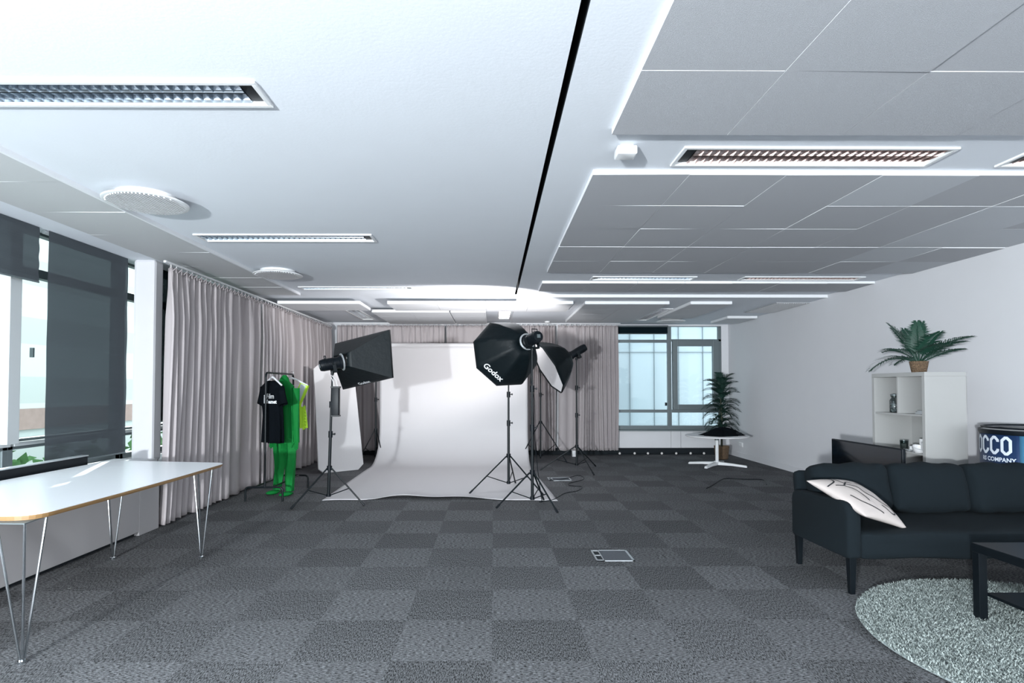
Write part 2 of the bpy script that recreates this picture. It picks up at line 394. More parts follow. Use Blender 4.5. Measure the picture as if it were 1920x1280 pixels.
W2 = win_frame('window_2', [(3.64, 4.66, 2.30, 2.345), (3.64, 4.66, .845, .905), (3.64, 4.66, .50, .58), (3.64, 4.66, 2.60, 2.61), (4.60, 4.66, .5, 2.61)],
               [(3.64, 4.60, 2.345, 2.60), (3.64, 4.60, .58, .845)], (4.1, YB+.05, .5), d0, 'y')
sash = MB(); M0 = None
for a, b, c, d in ((3.75, 4.48, 2.20, 2.32), (3.75, 4.48, .905, 1.01), (3.66, 3.75, .905, 2.32), (4.48, 4.60, .905, 2.32)): sash.box(a, b, YB-.03, YB+.06, c, d)
s_ = sash.build('opening_sash', M_alu, W2, world=True, bevel=.004)
g = MB(); g.box(3.75, 4.48, YB+.01, YB+.016, 1.01, 2.20); g.build('pane', M_glass, s_, world=True)
mb = MB(); mb.box(2.50, 4.72, YB-.10, YB+.02, .475, .50); struct('trim_5', mb, M_alu, bevel=.003)
# short blind in the back window
t = thing('roller_blind', 'short dark roller blind at the top of the back window beside the curtain', 'blind', (3.02, YB-.03, 2.5))
mb = MB(); mb.box(2.52, 3.55, YB-.032, YB-.028, 2.45, 2.60); mb.build('blind_fabric', M_blind_dark, t, world=True)
mb = MB(); mb.cyl((2.52, YB-.03, 2.45), (3.55, YB-.03, 2.45), .009); mb.cyl((2.51, YB-.03, 2.605), (3.56, YB-.03, 2.605), .018); mb.build('blind_bar', M_alu, t, world=True)

# left window wall
mb = MB()
mb.box(-4.01, XL, YF, YB+.3, -.08, .615); mb.box(-4.01, XL, YF, YB+.3, 2.68, 2.95); mb.box(-4.01, XL, 7.18, YB+.3, .6, 2.7)
struct('wall_left', mb, M_wall)
mb = MB(); mb.box(-3.68, -3.46, 5.88, 6.05, .60, Z_STRIP); struct('wall_left', mb, M_column, bevel=.03)   # boxed column
dl = (-3.93, -3.85)
def bay(n, y0, y1, solid=True):
    rects = [(y0, y0+.05, .61, 2.68), (y1-.05, y1, .61, 2.68), (y0, y1, 2.275, 2.35), (y0, y1, .85, .935), (y0, y1, .61, .67), (y0, y1, 2.64, 2.68)]
    w_ = win_frame('window_%d' % n, rects, [(y0+.05, y1-.05, 2.35, 2.64), (y0+.05, y1-.05, .935, 2.275), (y0+.05, y1-.05, .67, .85)], (-3.89, (y0+y1)/2, .61), dl, 'x')
    mb = MB(); mb.box(-3.855, -3.81, y0+.02, y1-.02, .88, .912); mb.build('rail', M_alu_l, w_, world=True)
    return w_
bay(3, -1.7, .45); bay(4, .45, 2.55); B5 = bay(5, 2.55, 4.605); B6 = bay(6, 4.605, 5.96); bay(7, 5.98, 7.18)
mb = MB(); mb.box(-3.87, -3.76, 4.49, 4.605, .905, 2.66); mb.build('mullion_cover', M_alu_l, B5, world=True, bevel=.004)
mb = MB(); mb.box(-3.85, -3.82, 4.80, 4.815, 1.60, 1.68); mb.build('window_handle', M_alu, B6, world=True)
# convector casing under the windows
t = thing('radiator_casing', 'long off-white boxed radiator casing under the left windows behind the white table', 'radiator cover', (-3.4, 3.5, 0))
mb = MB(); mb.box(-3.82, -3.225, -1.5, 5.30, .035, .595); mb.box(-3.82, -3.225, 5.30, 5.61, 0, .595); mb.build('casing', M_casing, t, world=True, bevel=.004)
mb = MB(); mb.box(-3.60, -3.27, -1.4, 5.3, 0, .034); mb.build('plinth', M_gap, t, world=True)
mb = MB(); mb.box(-3.82, -3.36, 5.70, YB-.02, 0, .60)
o = mb.build('radiator_casing', M_wall, origin=(-3.5, 8.5, 0)); tag(o, 'low white radiator casing whose foot shows under the long left curtains', 'radiator cover')

# roller blinds left
def rblind(y0, y1, z0, label, m=M_blind, x=-3.70):
    t = thing('roller_blind', label, 'blind', (x, (y0+y1)/2, z0))
    mb = MB(); n = 24
    for i in range(n+1):
        z = z0+(2.655-z0)*i/n
        mb.v += [(x+.0015*math.sin(i*.9), y0, z), (x+.003*math.sin(i*.9+1), y1, z)]
    mb.f = [(2*i, 2*i+1, 2*i+3, 2*i+2) for i in range(n)]; mb.m = [0]*n
    mb.build('blind_fabric', m, t, world=True)
    mb = MB(); mb.cyl((x, y0, z0), (x, y1, z0), .008); mb.build('bottom_bar', M_alu, t, world=True)
    mb = MB(); mb.cyl((x-.03, y0-.02, 2.64), (x-.03, y1+.02, 2.64), .018); mb.build('roller', M_alu_l, t, world=True)
rblind(2.61, 4.69, 2.207, 'dark roller blind pulled partly down at the far left edge, above the open window')
rblind(4.786, 5.828, .70, 'full-length dark grey roller blind hanging behind the white table beside the column')
rblind(6.10, 6.62, .98, 'black roller blind between the white column and the curtain', M_blind_dark, -3.66)

# exterior seen through windows
def facade_mat(name, c1, c2, sc, axis):
    m = bpy.data.materials.new(name); m.use_nodes = True; n, l = nt(m); b = n['Principled BSDF']
    tc = n.new('ShaderNodeTexCoord'); sp = n.new('ShaderNodeSeparateXYZ'); l.new(tc.outputs['Object'], sp.inputs[0])
    v = math_node(n, l, 'MODULO', math_node(n, l, 'ADD', sp.outputs[axis], 50), sc)
    s_ = math_node(n, l, 'LESS_THAN', v, sc*.45)
    mx = n.new('ShaderNodeMix'); mx.data_type = 'RGBA'; mx.inputs[6].default_value = (*c1, 1); mx.inputs[7].default_value = (*c2, 1); l.new(s_, mx.inputs[0])
    l.new(mx.outputs[2], b.inputs['Base Color']); b.inputs['Roughness'].default_value = .4
    return m
M_fac = facade_mat('banded_facade', (.62, .68, .66), (.50, .54, .52), 1.15, 2)
t = thing('neighbouring_building', 'blurred banded building across the street outside the left windows', 'building', (-9.5, 5, -3))
mb = MB(); mb.box(-12, -9, -8, 22, -3, 5.2); mb.build('wall', M_fac, t, world=True)
mb = MB(); mb.box(-8.99, -8.93, -8, 22, .55, .95); mb.build('brick_band', mat('red_brick', (.40, .29, .26), .9, var=.2, vscale=8), t, world=True)
M_glazed = facade_mat('pale_glazed_facade', (.33, .39, .43), (.318, .375, .415), 1.1, 0)
t = thing('glass_building', 'pale blue glass-clad building right outside the back windows', 'building', (3.5, 15, -3))
mb = MB(); mb.box(-2, 12, 14.6, 16, -3, 14); mb.build('cladding', M_glazed, t, world=True)
mb = MB()
for i in range(14): mb.box(-1.5+i*.62, -1.492+i*.62, 14.57, 14.6, -3, 14)
for z in (2.25, .1, 4.6): mb.box(-2, 12, 14.57, 14.6, z, z+.012)
mb.build('seams', mat('facade_seam', (.15, .185, .205), .6), t, world=True)
hm = mat('hedge_leaf', (.06, .16, .05), .9, var=.5, vscale=20, bump=1, bscale=12)
mb = MB()
for i in range(2600):
    c = Vector((-5.1+random.gauss(0, .28), random.uniform(1.5, 12.5), random.uniform(-1.0, .70-.12*random.random())))
    a = Vector((random.gauss(0, 1), random.gauss(0, 1), random.gauss(0, 1))).normalized()*.09; b = a.orthogonal().normalized()*.05
    mb.add([c-a, c+b, c+a, c-b], [(0, 1, 2, 3)])
for y in (2.5, 5, 7.5, 10): mb.cyl((-5.1, y, -1.4), (-5.1, y, .4), .03)
mb.box(-5.4, -4.8, 1.5, 12.5, -1.0, .38)
o = mb.build('hedge', hm, origin=(-5.1, 6, -1)); tag(o, 'green leafy hedge outside below the left windows', 'hedge', kind='stuff')
mb = MB(); mb.box(-30, -3.85, -15, 40, -1.3, -1.0); mb.box(-3.85, 30, 12.1, 40, -1.3, -1.0); struct('trim_6', mb, mat('street_asphalt', (.25, .27, .27), .95, var=.1, vscale=5))

# ------------------------------------------------------------------ ceiling lights
def louvre_light(x0, x1, y0, y1, z, label, side, along='x', mshade=M_silver):
    cx, cy = (x0+x1)/2, (y0+y1)/2
    t = thing('louvred_light', label, 'ceiling light', (cx, cy, z))
    if along == 'y':   # build along x then swap
        W = y1-y0; D = x1-x0
    else: W = x1-x0; D = y1-y0
    f = MB(); b = .022
    for a in ((-W/2, W/2, -D/2, -D/2+b), (-W/2, W/2, D/2-b, D/2), (-W/2, -W/2+b, -D/2+b, D/2-b), (W/2-b, W/2, -D/2+b, D/2-b)): f.box(*a, -.012, .02)
    h = MB(); h.box(-W/2, W/2, -D/2, D/2, .09, .095)
    for a in ((-W/2, W/2, -D/2, -D/2+.004), (-W/2, W/2, D/2-.004, D/2), (-W/2, -W/2+.004, -D/2, D/2), (W/2-.004, W/2, -D/2, D/2)): h.box(*a, .02, .09)
    lv = MB(); ih = D/2-b; end = .07
    e0, e1 = -W/2+b, W/2-b
    if side == 0: e1 -= end
    else: e0 += end
    for yy in (-ih, 0, ih):     # curved side reflectors
        for sg in ((1,) if yy < 0 else ((-1,) if yy > 0 else (1, -1))):
            pts = [(yy+sg*(.004+.030*(k/4)**2)*1.0, 0+.048*(k/4)) for k in range(5)]
            vs = [(e0, p[0], p[1]) for p in pts]+[(e1, p[0], p[1]) for p in pts]
            lv.add(vs, [(k, k+1, k+6, k+5) for k in range(4)])
    n = int((e1-e0)/.045)
    for i in range(n+1):
        x = e0+(e1-e0)*i/n
        for a0, a1 in ((-ih, -.002), (.002, ih)):
            m_ = (a0+a1)/2
            lv.add([(x-.010, a0, .046), (x+.010, a0, .046), (x, a0, .0), (x-.010, a1, .046), (x+.010, a1, .046), (x, a1, .0), (x-.006, m_, .03), (x+.006, m_, .03), (x, m_, .006)],
                   [(0, 2, 8, 6), (2, 1, 7, 8), (6, 8, 5, 3), (8, 7, 4, 5)])
    tb = MB()
    for yy in (-ih/2, ih/2): tb.cyl((e0, yy, .07), (e1, yy, .07), .013)
    ec = MB(); ec.box(*( (e1+.004, W/2-b-.012) if side == 0 else (-W/2+b+.012, e0-.004)), -ih+.012, ih-.012, .006, .014)
    if along == 'y':
        for q in (f, h, lv, tb, ec): q.v = [(-y, x, z_) for x, y, z_ in q.v]
    f.build('frame', M_whitemetal, t, bevel=.002); h.build('housing', M_silver, t)
    l_ = lv.build('louvre', mshade, t, fix=False); tb.build('tube', M_white, t); ec.build('end_plate', M_black, t)
    return t
M_lv_a = mat('louvre_cool_mirror', (.42, .47, .52), .25, metal=1)
M_lv_b = mat('louvre_copper_mirror', (.50, .42, .40), .25, metal=1)
for x0, x1, y0, y1, z, lb, sd in FIX:
    louvre_light(x0, x1, y0, y1, z, lb, sd, mshade=M_lv_b if x0 > 0 and y0 < 4 or x0 == 3.02 else M_lv_a)
BL = ['slim louvred light running towards the back wall above the white foam board', 'slim louvred light above the octagonal softbox near the back wall', 'slim louvred light set between two white rafts above the back window']
for (x0, x1, y0, y1), lb in zip(BF, BL): louvre_light(x0, x1, y0, y1, Z_L if x0 < .3 else Z_BACK, lb, 0, along='y')

# ------------------------------------------------------------------ acoustic panels
ORD = ['first', 'second', 'third', 'fourth', 'fifth', 'sixth', 'seventh', 'eighth', 'ninth', 'tenth', 'eleventh']
def panel_mb(w_, d_, th=.032):
    mb = MB(); mb.box(-w_/2+.0015, w_/2-.0015, -d_/2+.0015, d_/2-.0015, 0, th); return mb
proto = {}
def panel(x, y, w_, d_, z, label, group, m, side=M_paneledge, tilt=0):
    key = (round(w_, 3), round(d_, 3), m.name)
    if key not in proto:
        me_o = panel_mb(w_, d_).build('acoustic_panel', [m, side]); C.objects.unlink(me_o); proto[key] = me_o
        for p in me_o.data.polygons: p.material_index = 0 if p.normal.z < -.5 else 1
    o = proto[key].copy(); C.objects.link(o); o.location = (x, y, z+random.uniform(-.0015, .0015)); o.rotation_euler = (R(random.gauss(0, .10)), R(random.gauss(0, .12)+tilt), 0)
    return tag(o, label, 'ceiling panel', group)
blocks = [('nearest block', [.54+.6*k for k in range(4)], 7), ('second block', [3.50+.6*k for k in range(3)], 7),
          ('narrow third block', [5.325+.6*k for k in range(2)], 7), ('single far row', [7.17], 7)]
light = {(1, 0, 3), (1, 1, 5), (1, 2, 5), (1, 2, 6), (2, 0, 5), (2, 1, 6), (0, 3, 4)}
for bi, (bn, ys, nx) in enumerate(blocks):
    for ri, y in enumerate(ys):
        for ci in range(nx):
            x = .61+.598*ci+.299
            # only panels the frame can show
            dd = y+.6
            if dd < 1.45: continue
            if (x-.3)/dd > .95: continue
            if ri == 0 and bi == 0: continue
            pale = (bi, ri, ci) in light
            row = '' if len(ys) == 1 else ', %s row back' % ORD[ri-(1 if bi == 0 else 0)]
            panel(x, y+.3, .598, .6, Z_PAN-.002, '%s ceiling panel, %s%s, %s from dark slot' % ('pale smooth' if pale else 'grey felt', bn, row, ORD[ci]),
                  'grey acoustic ceiling panels', M_panel_l if pale else M_panel)
for i in range(8):
    y = 3.016+.638*i
    o = panel(-3.10, y+.319, .723, .638, Z_STRIP-.006, 'off-white ceiling board of the left window strip, %s one counted from the camera' % ORD[i], 'off-white boards along the windows', M_strip)
mb = MB(); mb.box(-2.745, -2.725, YF, 8.12, Z_STRIP-.010, Z_STRIP+.03); struct('trim_7', mb, M_paneledge)
# white hanging rafts at the back
def raft(x0, x1, y0, y1, label, z=None, th=.055):
    z = 2.598 if z is None else z
    mb = MB(); mb.box(x0, x1, y0, y1, z, z+th*.55)
    nx = max(1, round((x1-x0)/.6)); ny = max(1, round((y1-y0)/.6)); 
    t = thing('ceiling_raft', label, 'ceiling panel', ((x0+x1)/2, (y0+y1)/2, z), group='hanging rafts in the back zone')
    mb = MB()
    for i in range(nx):
        for j in range(ny):
            mb.box(x0+(x1-x0)*i/nx+.003, x0+(x1-x0)*(i+1)/nx-.003, y0+(y1-y0)*j/ny+.003, y0+(y1-y0)*(j+1)/ny-.003, z-.002, z+.018)
    mb.build('board', M_raft, t, world=True)
    mb = MB(); mb.box(x0-.004, x1+.004, y0-.012, y0, z, z+.042); mb.box(x0-.012, x0, y0, y1, z, z+.042); mb.box(x1, x1+.012, y0, y1, z, z+.042); mb.build('edge', M_paneledge, t, world=True)
raft(-3.2, -2.0, 8.55, 9.3, 'long white raft beside the top of the left curtains')
raft(-1.57, -.13, 8.55, 9.3, 'white raft in the brightly lit front row left of centre')
raft(-.11, 1.18, 8.55, 9.4, 'large white raft in the bright zone above the octagonal softbox')
raft(-2.0, -.75, 9.5, 11.2, 'white raft close to the back curtain above the paper backdrop, left one')
raft(-.70, -.14, 9.5, 11.2, 'narrow white raft close to the back curtain between two wider rafts')
raft(1.38, 2.62, 8.56, 10.9, 'grey-shaded raft left of the slim light above the back window')
raft(2.96, 3.56, 8.56, 10.3, 'narrow grey-shaded raft hanging before the back window')
raft(4.22, 4.74, 10.3, 11.1, 'smallest white raft hung by the corner of the right wall')

# round vents
def vent(x, y, z, label, drop=.058):
    t = thing('round_vent', label, 'air vent', (x, y, z-drop), group='round ceiling vents')
    mb = MB(); mb.lathe([(.02, .018), (.25, .018), (.268, .010), (.268, .004), (.26, 0), (.238, .003), (.02, .003)], n=48); mb.build('rim', M_whitemetal, t, smooth=True)
    mb = MB()
    for k in range(-10, 11):
        xx = k*.0222; h = math.sqrt(max(0, .246**2-xx**2))-.008; mb.box(xx-.0045, xx+.0045, -h, h, -.004, .006)
    mb.build('grille', M_white, t)
    mb = MB(); mb.lathe([(.19, .026), (.19, drop)], n=32); mb.build('duct', M_white, t, smooth=True)
    mb = MB(); mb.lathe([(.215, .018), (.215, .027)], n=40); mb.build('gap_ring', M_gap, t)
vent(-2.42, 4.0, Z_L, 'large round perforated vent at the edge of the left ceiling nearest the camera')
vent(-2.46, 6.56, Z_L, 'second round vent on the left ceiling farther back by the curtains')
vent(3.33, 10.75, Z_BACK, 'small-looking round vent above the back window')
# grille near right wall
t = thing('air_grille', 'flat slatted air grille in the ceiling beside the right wall', 'air vent', (4.55, 9.2, Z_BACK-.01))
mb = MB(); mb.box(4.28, 4.79, 8.65, 9.8, Z_BACK-.012, Z_BACK-.002); mb.build('backing', M_panel, t, world=True)
mb = MB()
for i in range(14): mb.box(4.31+.034*i, 4.322+.034*i, 8.68, 9.77, Z_BACK-.020, Z_BACK-.010)
mb.build('slats', M_white, t, world=True)
# ceiling sensor
t = thing('ceiling_sensor', 'small white box sensor on the ceiling between the slot and the near light', 'sensor', (.735, 3.165, Z_R))
mb = MB(); mb.rbox(-.055, .055, -.05, .05, -.055, -.008, .008); mb.build('body', M_whitemetal, t, smooth=True)
mb = MB(); mb.box(-.035, .035, -.035, .035, -.01, 0); mb.build('base_plate', M_white, t)
for x, y, lb in ((-1.62, 11.4, 'above the left part of the paper backdrop'), (1.05, 11.2, 'above the tall stand behind the octagonal softbox')):
    mb = MB(); mb.lathe([(.05, 0), (.05, -.02), (.03, -.035)], n=16); o = mb.build('smoke_detector', M_white, origin=None, smooth=True); o.location = (x, y, Z_L if x < .3 else Z_BACK); tag(o, 'tiny white detector on the ceiling ' + lb, 'detector')

# ------------------------------------------------------------------ curtains
def pleats(L, n):
    ph = []; u = 0
    while u < L: 
        u += random.uniform(.07, .14)*1.0; ph.append(u)
    return ph
def curtain(p0, p1, nrm, z0, z1, label, group, seed, amp=.045, splay=0, period=.105):
    rs = random.Random(seed); p0 = Vector((*p0, 0)); p1 = Vector((*p1, 0)); L = (p1-p0).length; nv = Vector((*nrm, 0))
    N = int(L/.012); V = 36; phase = []; a = 0; step = 2*PI*.012/period
    ampu = []
    cur = 1
    for i in range(N+1):
        a += step*(1+.55*math.sin(i*.021+seed)+.25*math.sin(i*.067+seed*2)); phase.append(a)
        ampu.append(1+.45*math.sin(i*.013+seed*3))
    t = thing('curtain', label, 'curtain', tuple((p0+p1)/2+Vector((0, 0, z0))), group=group)
    mb = MB()
    for j in range(V+1):
        v = j/V; z = z1-(z1-z0)*v
        for i in range(N+1):
            q = i/N; s = math.sin(phase[i]); s = math.copysign(abs(s)**.8, s)
            A = amp*ampu[i]*(.45+.55*min(1, v*5))*(1-.15*v)
            fine = .012*math.sin(phase[i]*2.3+2*seed)*(1-min(1, v*9)) + .006*math.sin(phase[i]*.37+v*7)
            drift = .02*math.sin(v*3+phase[i]*.11)
            p = p0+(p1-p0)*q + nv*(s*A+fine+.012*v*math.sin(phase[i]*.2)) + (p1-p0).normalized()*(drift*v + splay*v*v*(1-q))
            zz = z + (.006*math.sin(phase[i]*1.7) if j == V else 0) + (.008*math.sin(phase[i]*3.1) if j == 0 else 0)
            mb.v.append((p.x, p.y, zz))
    for j in range(V):
        for i in range(N):
            k = j*(N+1)+i; mb.f.append((k, k+1, k+N+2, k+N+1))
    mb.m = [0]*len(mb.f)
    mb.build('drape', M_curtain, t, world=True, smooth=True, solid=.003, fix=False)
    h = MB(); n = int(L/.10)
    for i in range(n):                                  # pinch-pleat heading folds
        c = p0+(p1-p0)*((i+.5)/n)+nv*.035; d = (p1-p0).normalized()*.035
        zt = z1+.012
        h.tube([c-d+Vector((0, 0, zt-.05)), c+nv*.015+Vector((0, 0, zt-.015)), c+d+Vector((0, 0, zt-.055))], .006, 5)
    h.build('pleat_heading', M_curtain, t, world=True)
    mb = MB()
    for i in range(n):
        c = p0+(p1-p0)*((i+.5)/n); mb.cyl(c+Vector((0, 0, z1)), c+Vector((0, 0, z1+.035)), .004, n=5)
    mb.build('hooks', M_hanger, t, world=True)
    return t
CX = -3.235
curtain((CX, 5.72), (CX, 7.95), (1, 0), .02, 2.55, 'long grey-taupe curtain nearest the camera on the left windows, beside the column', 'curtains on the left windows', 1, amp=.055, splay=-.10, period=.165)
curtain((CX, 8.01), (CX, 11.42), (1, 0), .02, 2.55, 'grey-taupe curtain behind the clothes rack, running to the back corner', 'curtains on the left windows', 2, amp=.05, period=.15)
CB = 11.52
curtain((-3.12, CB), (-.98, CB), (0, -1), .10, 2.60, 'back curtain behind the left softbox and foam board, left of the ceiling-height split', 'curtains on the back wall', 3, amp=.04)
curtain((-.94, CB), (1.24, CB), (0, -1), .10, 2.60, 'back curtain mostly hidden behind the white paper backdrop', 'curtains on the back wall', 4, amp=.04)
curtain((1.29, CB), (2.50, CB), (0, -1), .10, 2.60, 'back curtain between the paper backdrop and the window, with lamp shadows', 'curtains on the back wall', 5, amp=.04)
mb = MB(); mb.box(CX-.012, CX+.012, 5.66, 11.5, 2.582, 2.602); o = mb.build('curtain_rail', M_whitemetal, origin=(CX, 8.7, 2.56)); tag(o, 'white curtain track along the ceiling above the left curtains', 'curtain rail')
mb = MB(); mb.box(-3.1, 2.55, CB-.012, CB+.012, 2.632, 2.6445); o = mb.build('curtain_rail', M_whitemetal, origin=(0, CB, 2.65)); tag(o, 'white curtain track along the ceiling above the back curtains', 'curtain rail')

# ------------------------------------------------------------------ paper backdrop and its stands
t = thing('paper_backdrop', 'wide white paper backdrop hung from a roll and sweeping out over the carpet', 'backdrop', (-.65, 9, 0))
yb = 10.62; prof = []
for i in range(22): prof.append((yb, 2.12-(2.12-.62)*i/21))
for i in range(1, 17):
    a = PI/2*i/16; prof.append((yb-.62*(1-math.cos(a))*1.35, .62-.615*math.sin(a)))
y_end = prof[-1][0]
for i in range(1, 41): prof.append((y_end+(6.93-y_end)*i/40, .005))
mb = MB(); NU = 60
x0w, x1w = -2.09, .63
for k, (y, z) in enumerate(prof):
    for i in range(NU+1):
        u = i/NU; f_ = max(0, (9.6-y)/2.7); x = x0w+(x1w-x0w)*u + .14*f_*(1 if True else 0)*(u*.7+.3)
        zz = z; yy = y
        if y < yb-.01 and z < .02:
            edge = max(0, 1-(y-6.93)/.35)
            zz += edge**2*(.050*math.exp(-((u-.33)/.10)**2)+.045*math.exp(-((u-.55)/.18)**2)) + .004*math.sin(u*23)*edge
            yy += edge*.03*math.sin(u*5)
        else: yy += .006*math.sin(u*9+z*3)+.004*math.sin(z*8+u*4)
        mb.v.append((x, yy, zz))
K = len(prof)
for k in range(K-1):
    for i in range(NU): a = k*(NU+1)+i; mb.f.append((a, a+1, a+NU+2, a+NU+1))
mb.m = [0]*len(mb.f)
mb.build('paper_sweep', M_paper, t, world=True, smooth=True, solid=.003, fix=False)
mb = MB(); mb.cyl((x0w-.02, yb-.015+.05, 2.13), (x1w+.02, yb+.035, 2.13), .045, n=24); mb.build('paper_roll', M_paper, t, world=True, smooth=True)
mb = MB(); mb.cyl((-2.16, yb+.035, 2.13), (.86, yb+.035, 2.13), .018, n=12); mb.build('crossbar', M_blackmetal, t, world=True, smooth=True)

def light_stand(label, c, feet, hub_z, top, group=None, lean=(0, 0), collars=(.45, .62), r=.014, low=.10, cat='light stand'):
    c = Vector((*c, 0)); t = thing('light_stand', label, cat, tuple(c), group=group)
    ax = lambda z: Vector((lean[0]*z/top, lean[1]*z/top, z))
    mb = MB(); z1 = hub_z+(top-hub_z)*.36; z2 = hub_z+(top-hub_z)*.68
    mb.cyl(ax(low), ax(z1), r*1.25); mb.build('lower_tube', M_blackmetal, t, smooth=True)
    mb = MB(); mb.cyl(ax(z1-.02), ax(z2), r); mb.build('middle_tube', M_blackmetal, t, smooth=True)
    mb = MB(); mb.cyl(ax(z2-.02), ax(top), r*.72); mb.cyl(ax(top), ax(top+.03), r*.5); mb.build('upper_tube', M_blackmetal, t, smooth=True)
    for z in (z1, z2):
        mb = MB(); mb.cyl(ax(z-.04), ax(z+.035), r*1.75); mb.cyl(ax(z), ax(z)+Vector((.045, -.01, .0)), .006); mb.rbox(.04, .055, -.02, .02, -.012, .012, .004, M=Matrix.Translation(ax(z)))
        mb.build('clamp', M_black, t, smooth=True)
    mb = MB(); mb.cyl(ax(hub_z-.03), ax(hub_z+.02), r*2.1); mb.build('hub', M_black, t, smooth=True)
    mb = MB(); mb.cyl(ax(low-.015), ax(low+.02), r*1.9); mb.build('lower_collar', M_black, t, smooth=True)
    for fx, fy in feet:
        f = Vector((fx-c.x, fy-c.y, .012)); d = Vector((f.x, f.y, 0)).normalized()
        a = ax(hub_z-.01)+d*.03
        mb = MB(); mb.cyl(a, f, .0095, n=8); lg = mb.build('leg', M_blackmetal, t, smooth=True)
        mb = MB(); e = (f-a).normalized(); mb.cyl(f-e*.05, f+e*.008, .0125, n=8); mb.build('rubber_foot', M_black, lg)
        mb = MB(); mb.cyl(ax(low)+d*.02, a+(f-a)*.55, .006, n=6); mb.build('brace', M_blackmetal, t)
    return t
def studio_head(parent, base, axis, L=.20, rr=.055, vents=True, handle=True, gold=False):
    # base: where the yoke sits on the stand top (world); axis: pointing to the light opening
    base = Vector(base); a = Vector(axis).normalized(); up = Vector((0, 0, 1)); s = a.cross(up).normalized(); u = s.cross(a)
    c = base+Vector((0, 0, .10))
    M = Matrix((( s.x, a.x, u.x, c.x), (s.y, a.y, u.y, c.y), (s.z, a.z, u.z, c.z), (0, 0, 0, 1)))
    mb = MB(); prof = [(.02, -L*.62), (rr*.9, -L*.60), (rr, -L*.5), (rr, L*.30), (rr*1.12, L*.32), (rr*1.12, L*.44), (rr*.7, L*.45)]
    Mz = M @ Matrix.Rotation(R(-90), 4, 'X')
    mb.lathe([(r_, z_) for r_, z_ in prof], n=20, M=Mz)
    for k in range(9): mb.lathe([(rr*.98, -L*.45+k*.015), (rr*1.05, -L*.45+k*.015), (rr*1.05, -L*.45+k*.015+.006), (rr*.98, -L*.45+k*.015+.006)], n=20, M=Mz)
    mb.build('lamp_body', M_black, parent, world=True, smooth=True)
    mb = MB(); mb.box(-rr*1.2, -rr*1.05, -.02, .02, -.10, .015, M=M); mb.box(rr*1.05, rr*1.2, -.02, .02, -.10, .015, M=M); mb.box(-rr*1.2, rr*1.2, -.02, .02, -.108, -.092, M=M)
    mb.cyl(base-Vector((0, 0, .03)), base+Vector((0, 0, .012)), .019); mb.build('yoke', M_blackmetal, parent, world=True)
    mb = MB(); mb.lathe([(rr*1.25, L*.44), (rr*1.5, L*.46), (rr*1.5, L*.50), (rr*1.25, L*.52)], n=28, M=Mz, cap=False); mb.build('speed_ring', M_steel, parent, world=True, smooth=True)
    if handle:
        mb = MB(); mb.tube([M @ Vector(p) for p in ((-.035, -L*.3, rr*.9), (-.035, -L*.3, rr+.035), (.035, -L*.3, rr+.035), (.035, -L*.3, rr*.9))], .006, 6); mb.build('handle', M_black, parent, world=True)
    mb = MB(); mb.box(-.02, .02, -L*.64, -L*.61, -.02, .02, M=M); mb.build('control_panel', M_alu, parent, world=True)
    mb = MB(); mb.cyl(M @ Vector((rr*1.2, 0, 0)), M @ Vector((rr*1.2+.03, 0, 0)), .016, n=10); mb.build('knob', M_black, parent, world=True)
    return c+a*L*.45
def softbox(parent, apex, rim, k0=.16, p=.72, lip=.03, logo_edge=None, logo=None, lsize=.07, diff_in=.012, lflip=1, lpos=.82):
    apex = Vector(apex); rim = [Vector(q) for q in rim]; c = sum(rim, Vector())/len(rim); ax = (c-apex).normalized(); n = len(rim); SEG = 6
    rings = []
    def ringpts(t):
        s = k0+(1-k0)*t**p; out = []
        for i in range(n):
            a = rim[i]; b = rim[(i+1) % n]
            for k in range(SEG):
                e = k/SEG; q = a+(b-a)*e; sag = .035*math.sin(PI*e)*math.sin(PI*min(1, t*1.0))*(-1)
                v = apex+(c-apex)*t+(q-c)*s*(1+sag*(1-t))
                out.append(v)
        return out
    for j in range(10): rings.append(ringpts(j/9))
    rings.append([q+ax*lip for q in ringpts(1)])
    mb = MB(); mb.loft(rings, cap=False); sb = mb.build('softbox', M_blackcloth, parent, world=True, smooth=True, solid=.003)
    mb = MB(); d = [c+(q-c)*.97+ax*diff_in for q in rim]; m_ = len(d)
    mb.add(d+[c+ax*(diff_in+.004)], [(i, (i+1) % m_, m_) for i in range(m_)]); mb.build('diffuser', M_diff, sb, world=True)
    if logo:
        i = logo_edge; a = rim[i]; b = rim[(i+1) % n]
        def at_(e, t):
            s = k0+(1-k0)*t**p; q = a+(b-a)*e; return apex+(c-apex)*t+(q-c)*s
        ed = (b-a).normalized()*lflip; 
        o_ = at_(.5, lpos); up = (at_(.5, lpos-.08)-at_(.5, lpos+.08)).normalized(); nn = ed.cross(up).normalized()
        if nn.dot(EYE-o_) < 0: nn = -nn
        o_ = o_+nn*.007
        text_mesh(logo, lsize, frame_map(o_, ed, up), bold=.002).build('logo', M_dot, sb, world=True)
        text_mesh('PROFESSIONAL LIGHT', lsize*.2, frame_map(o_-up*lsize*.55, ed, up), bold=.0004).build('logo', M_dot, sb, world=True) if False else None
    return sb

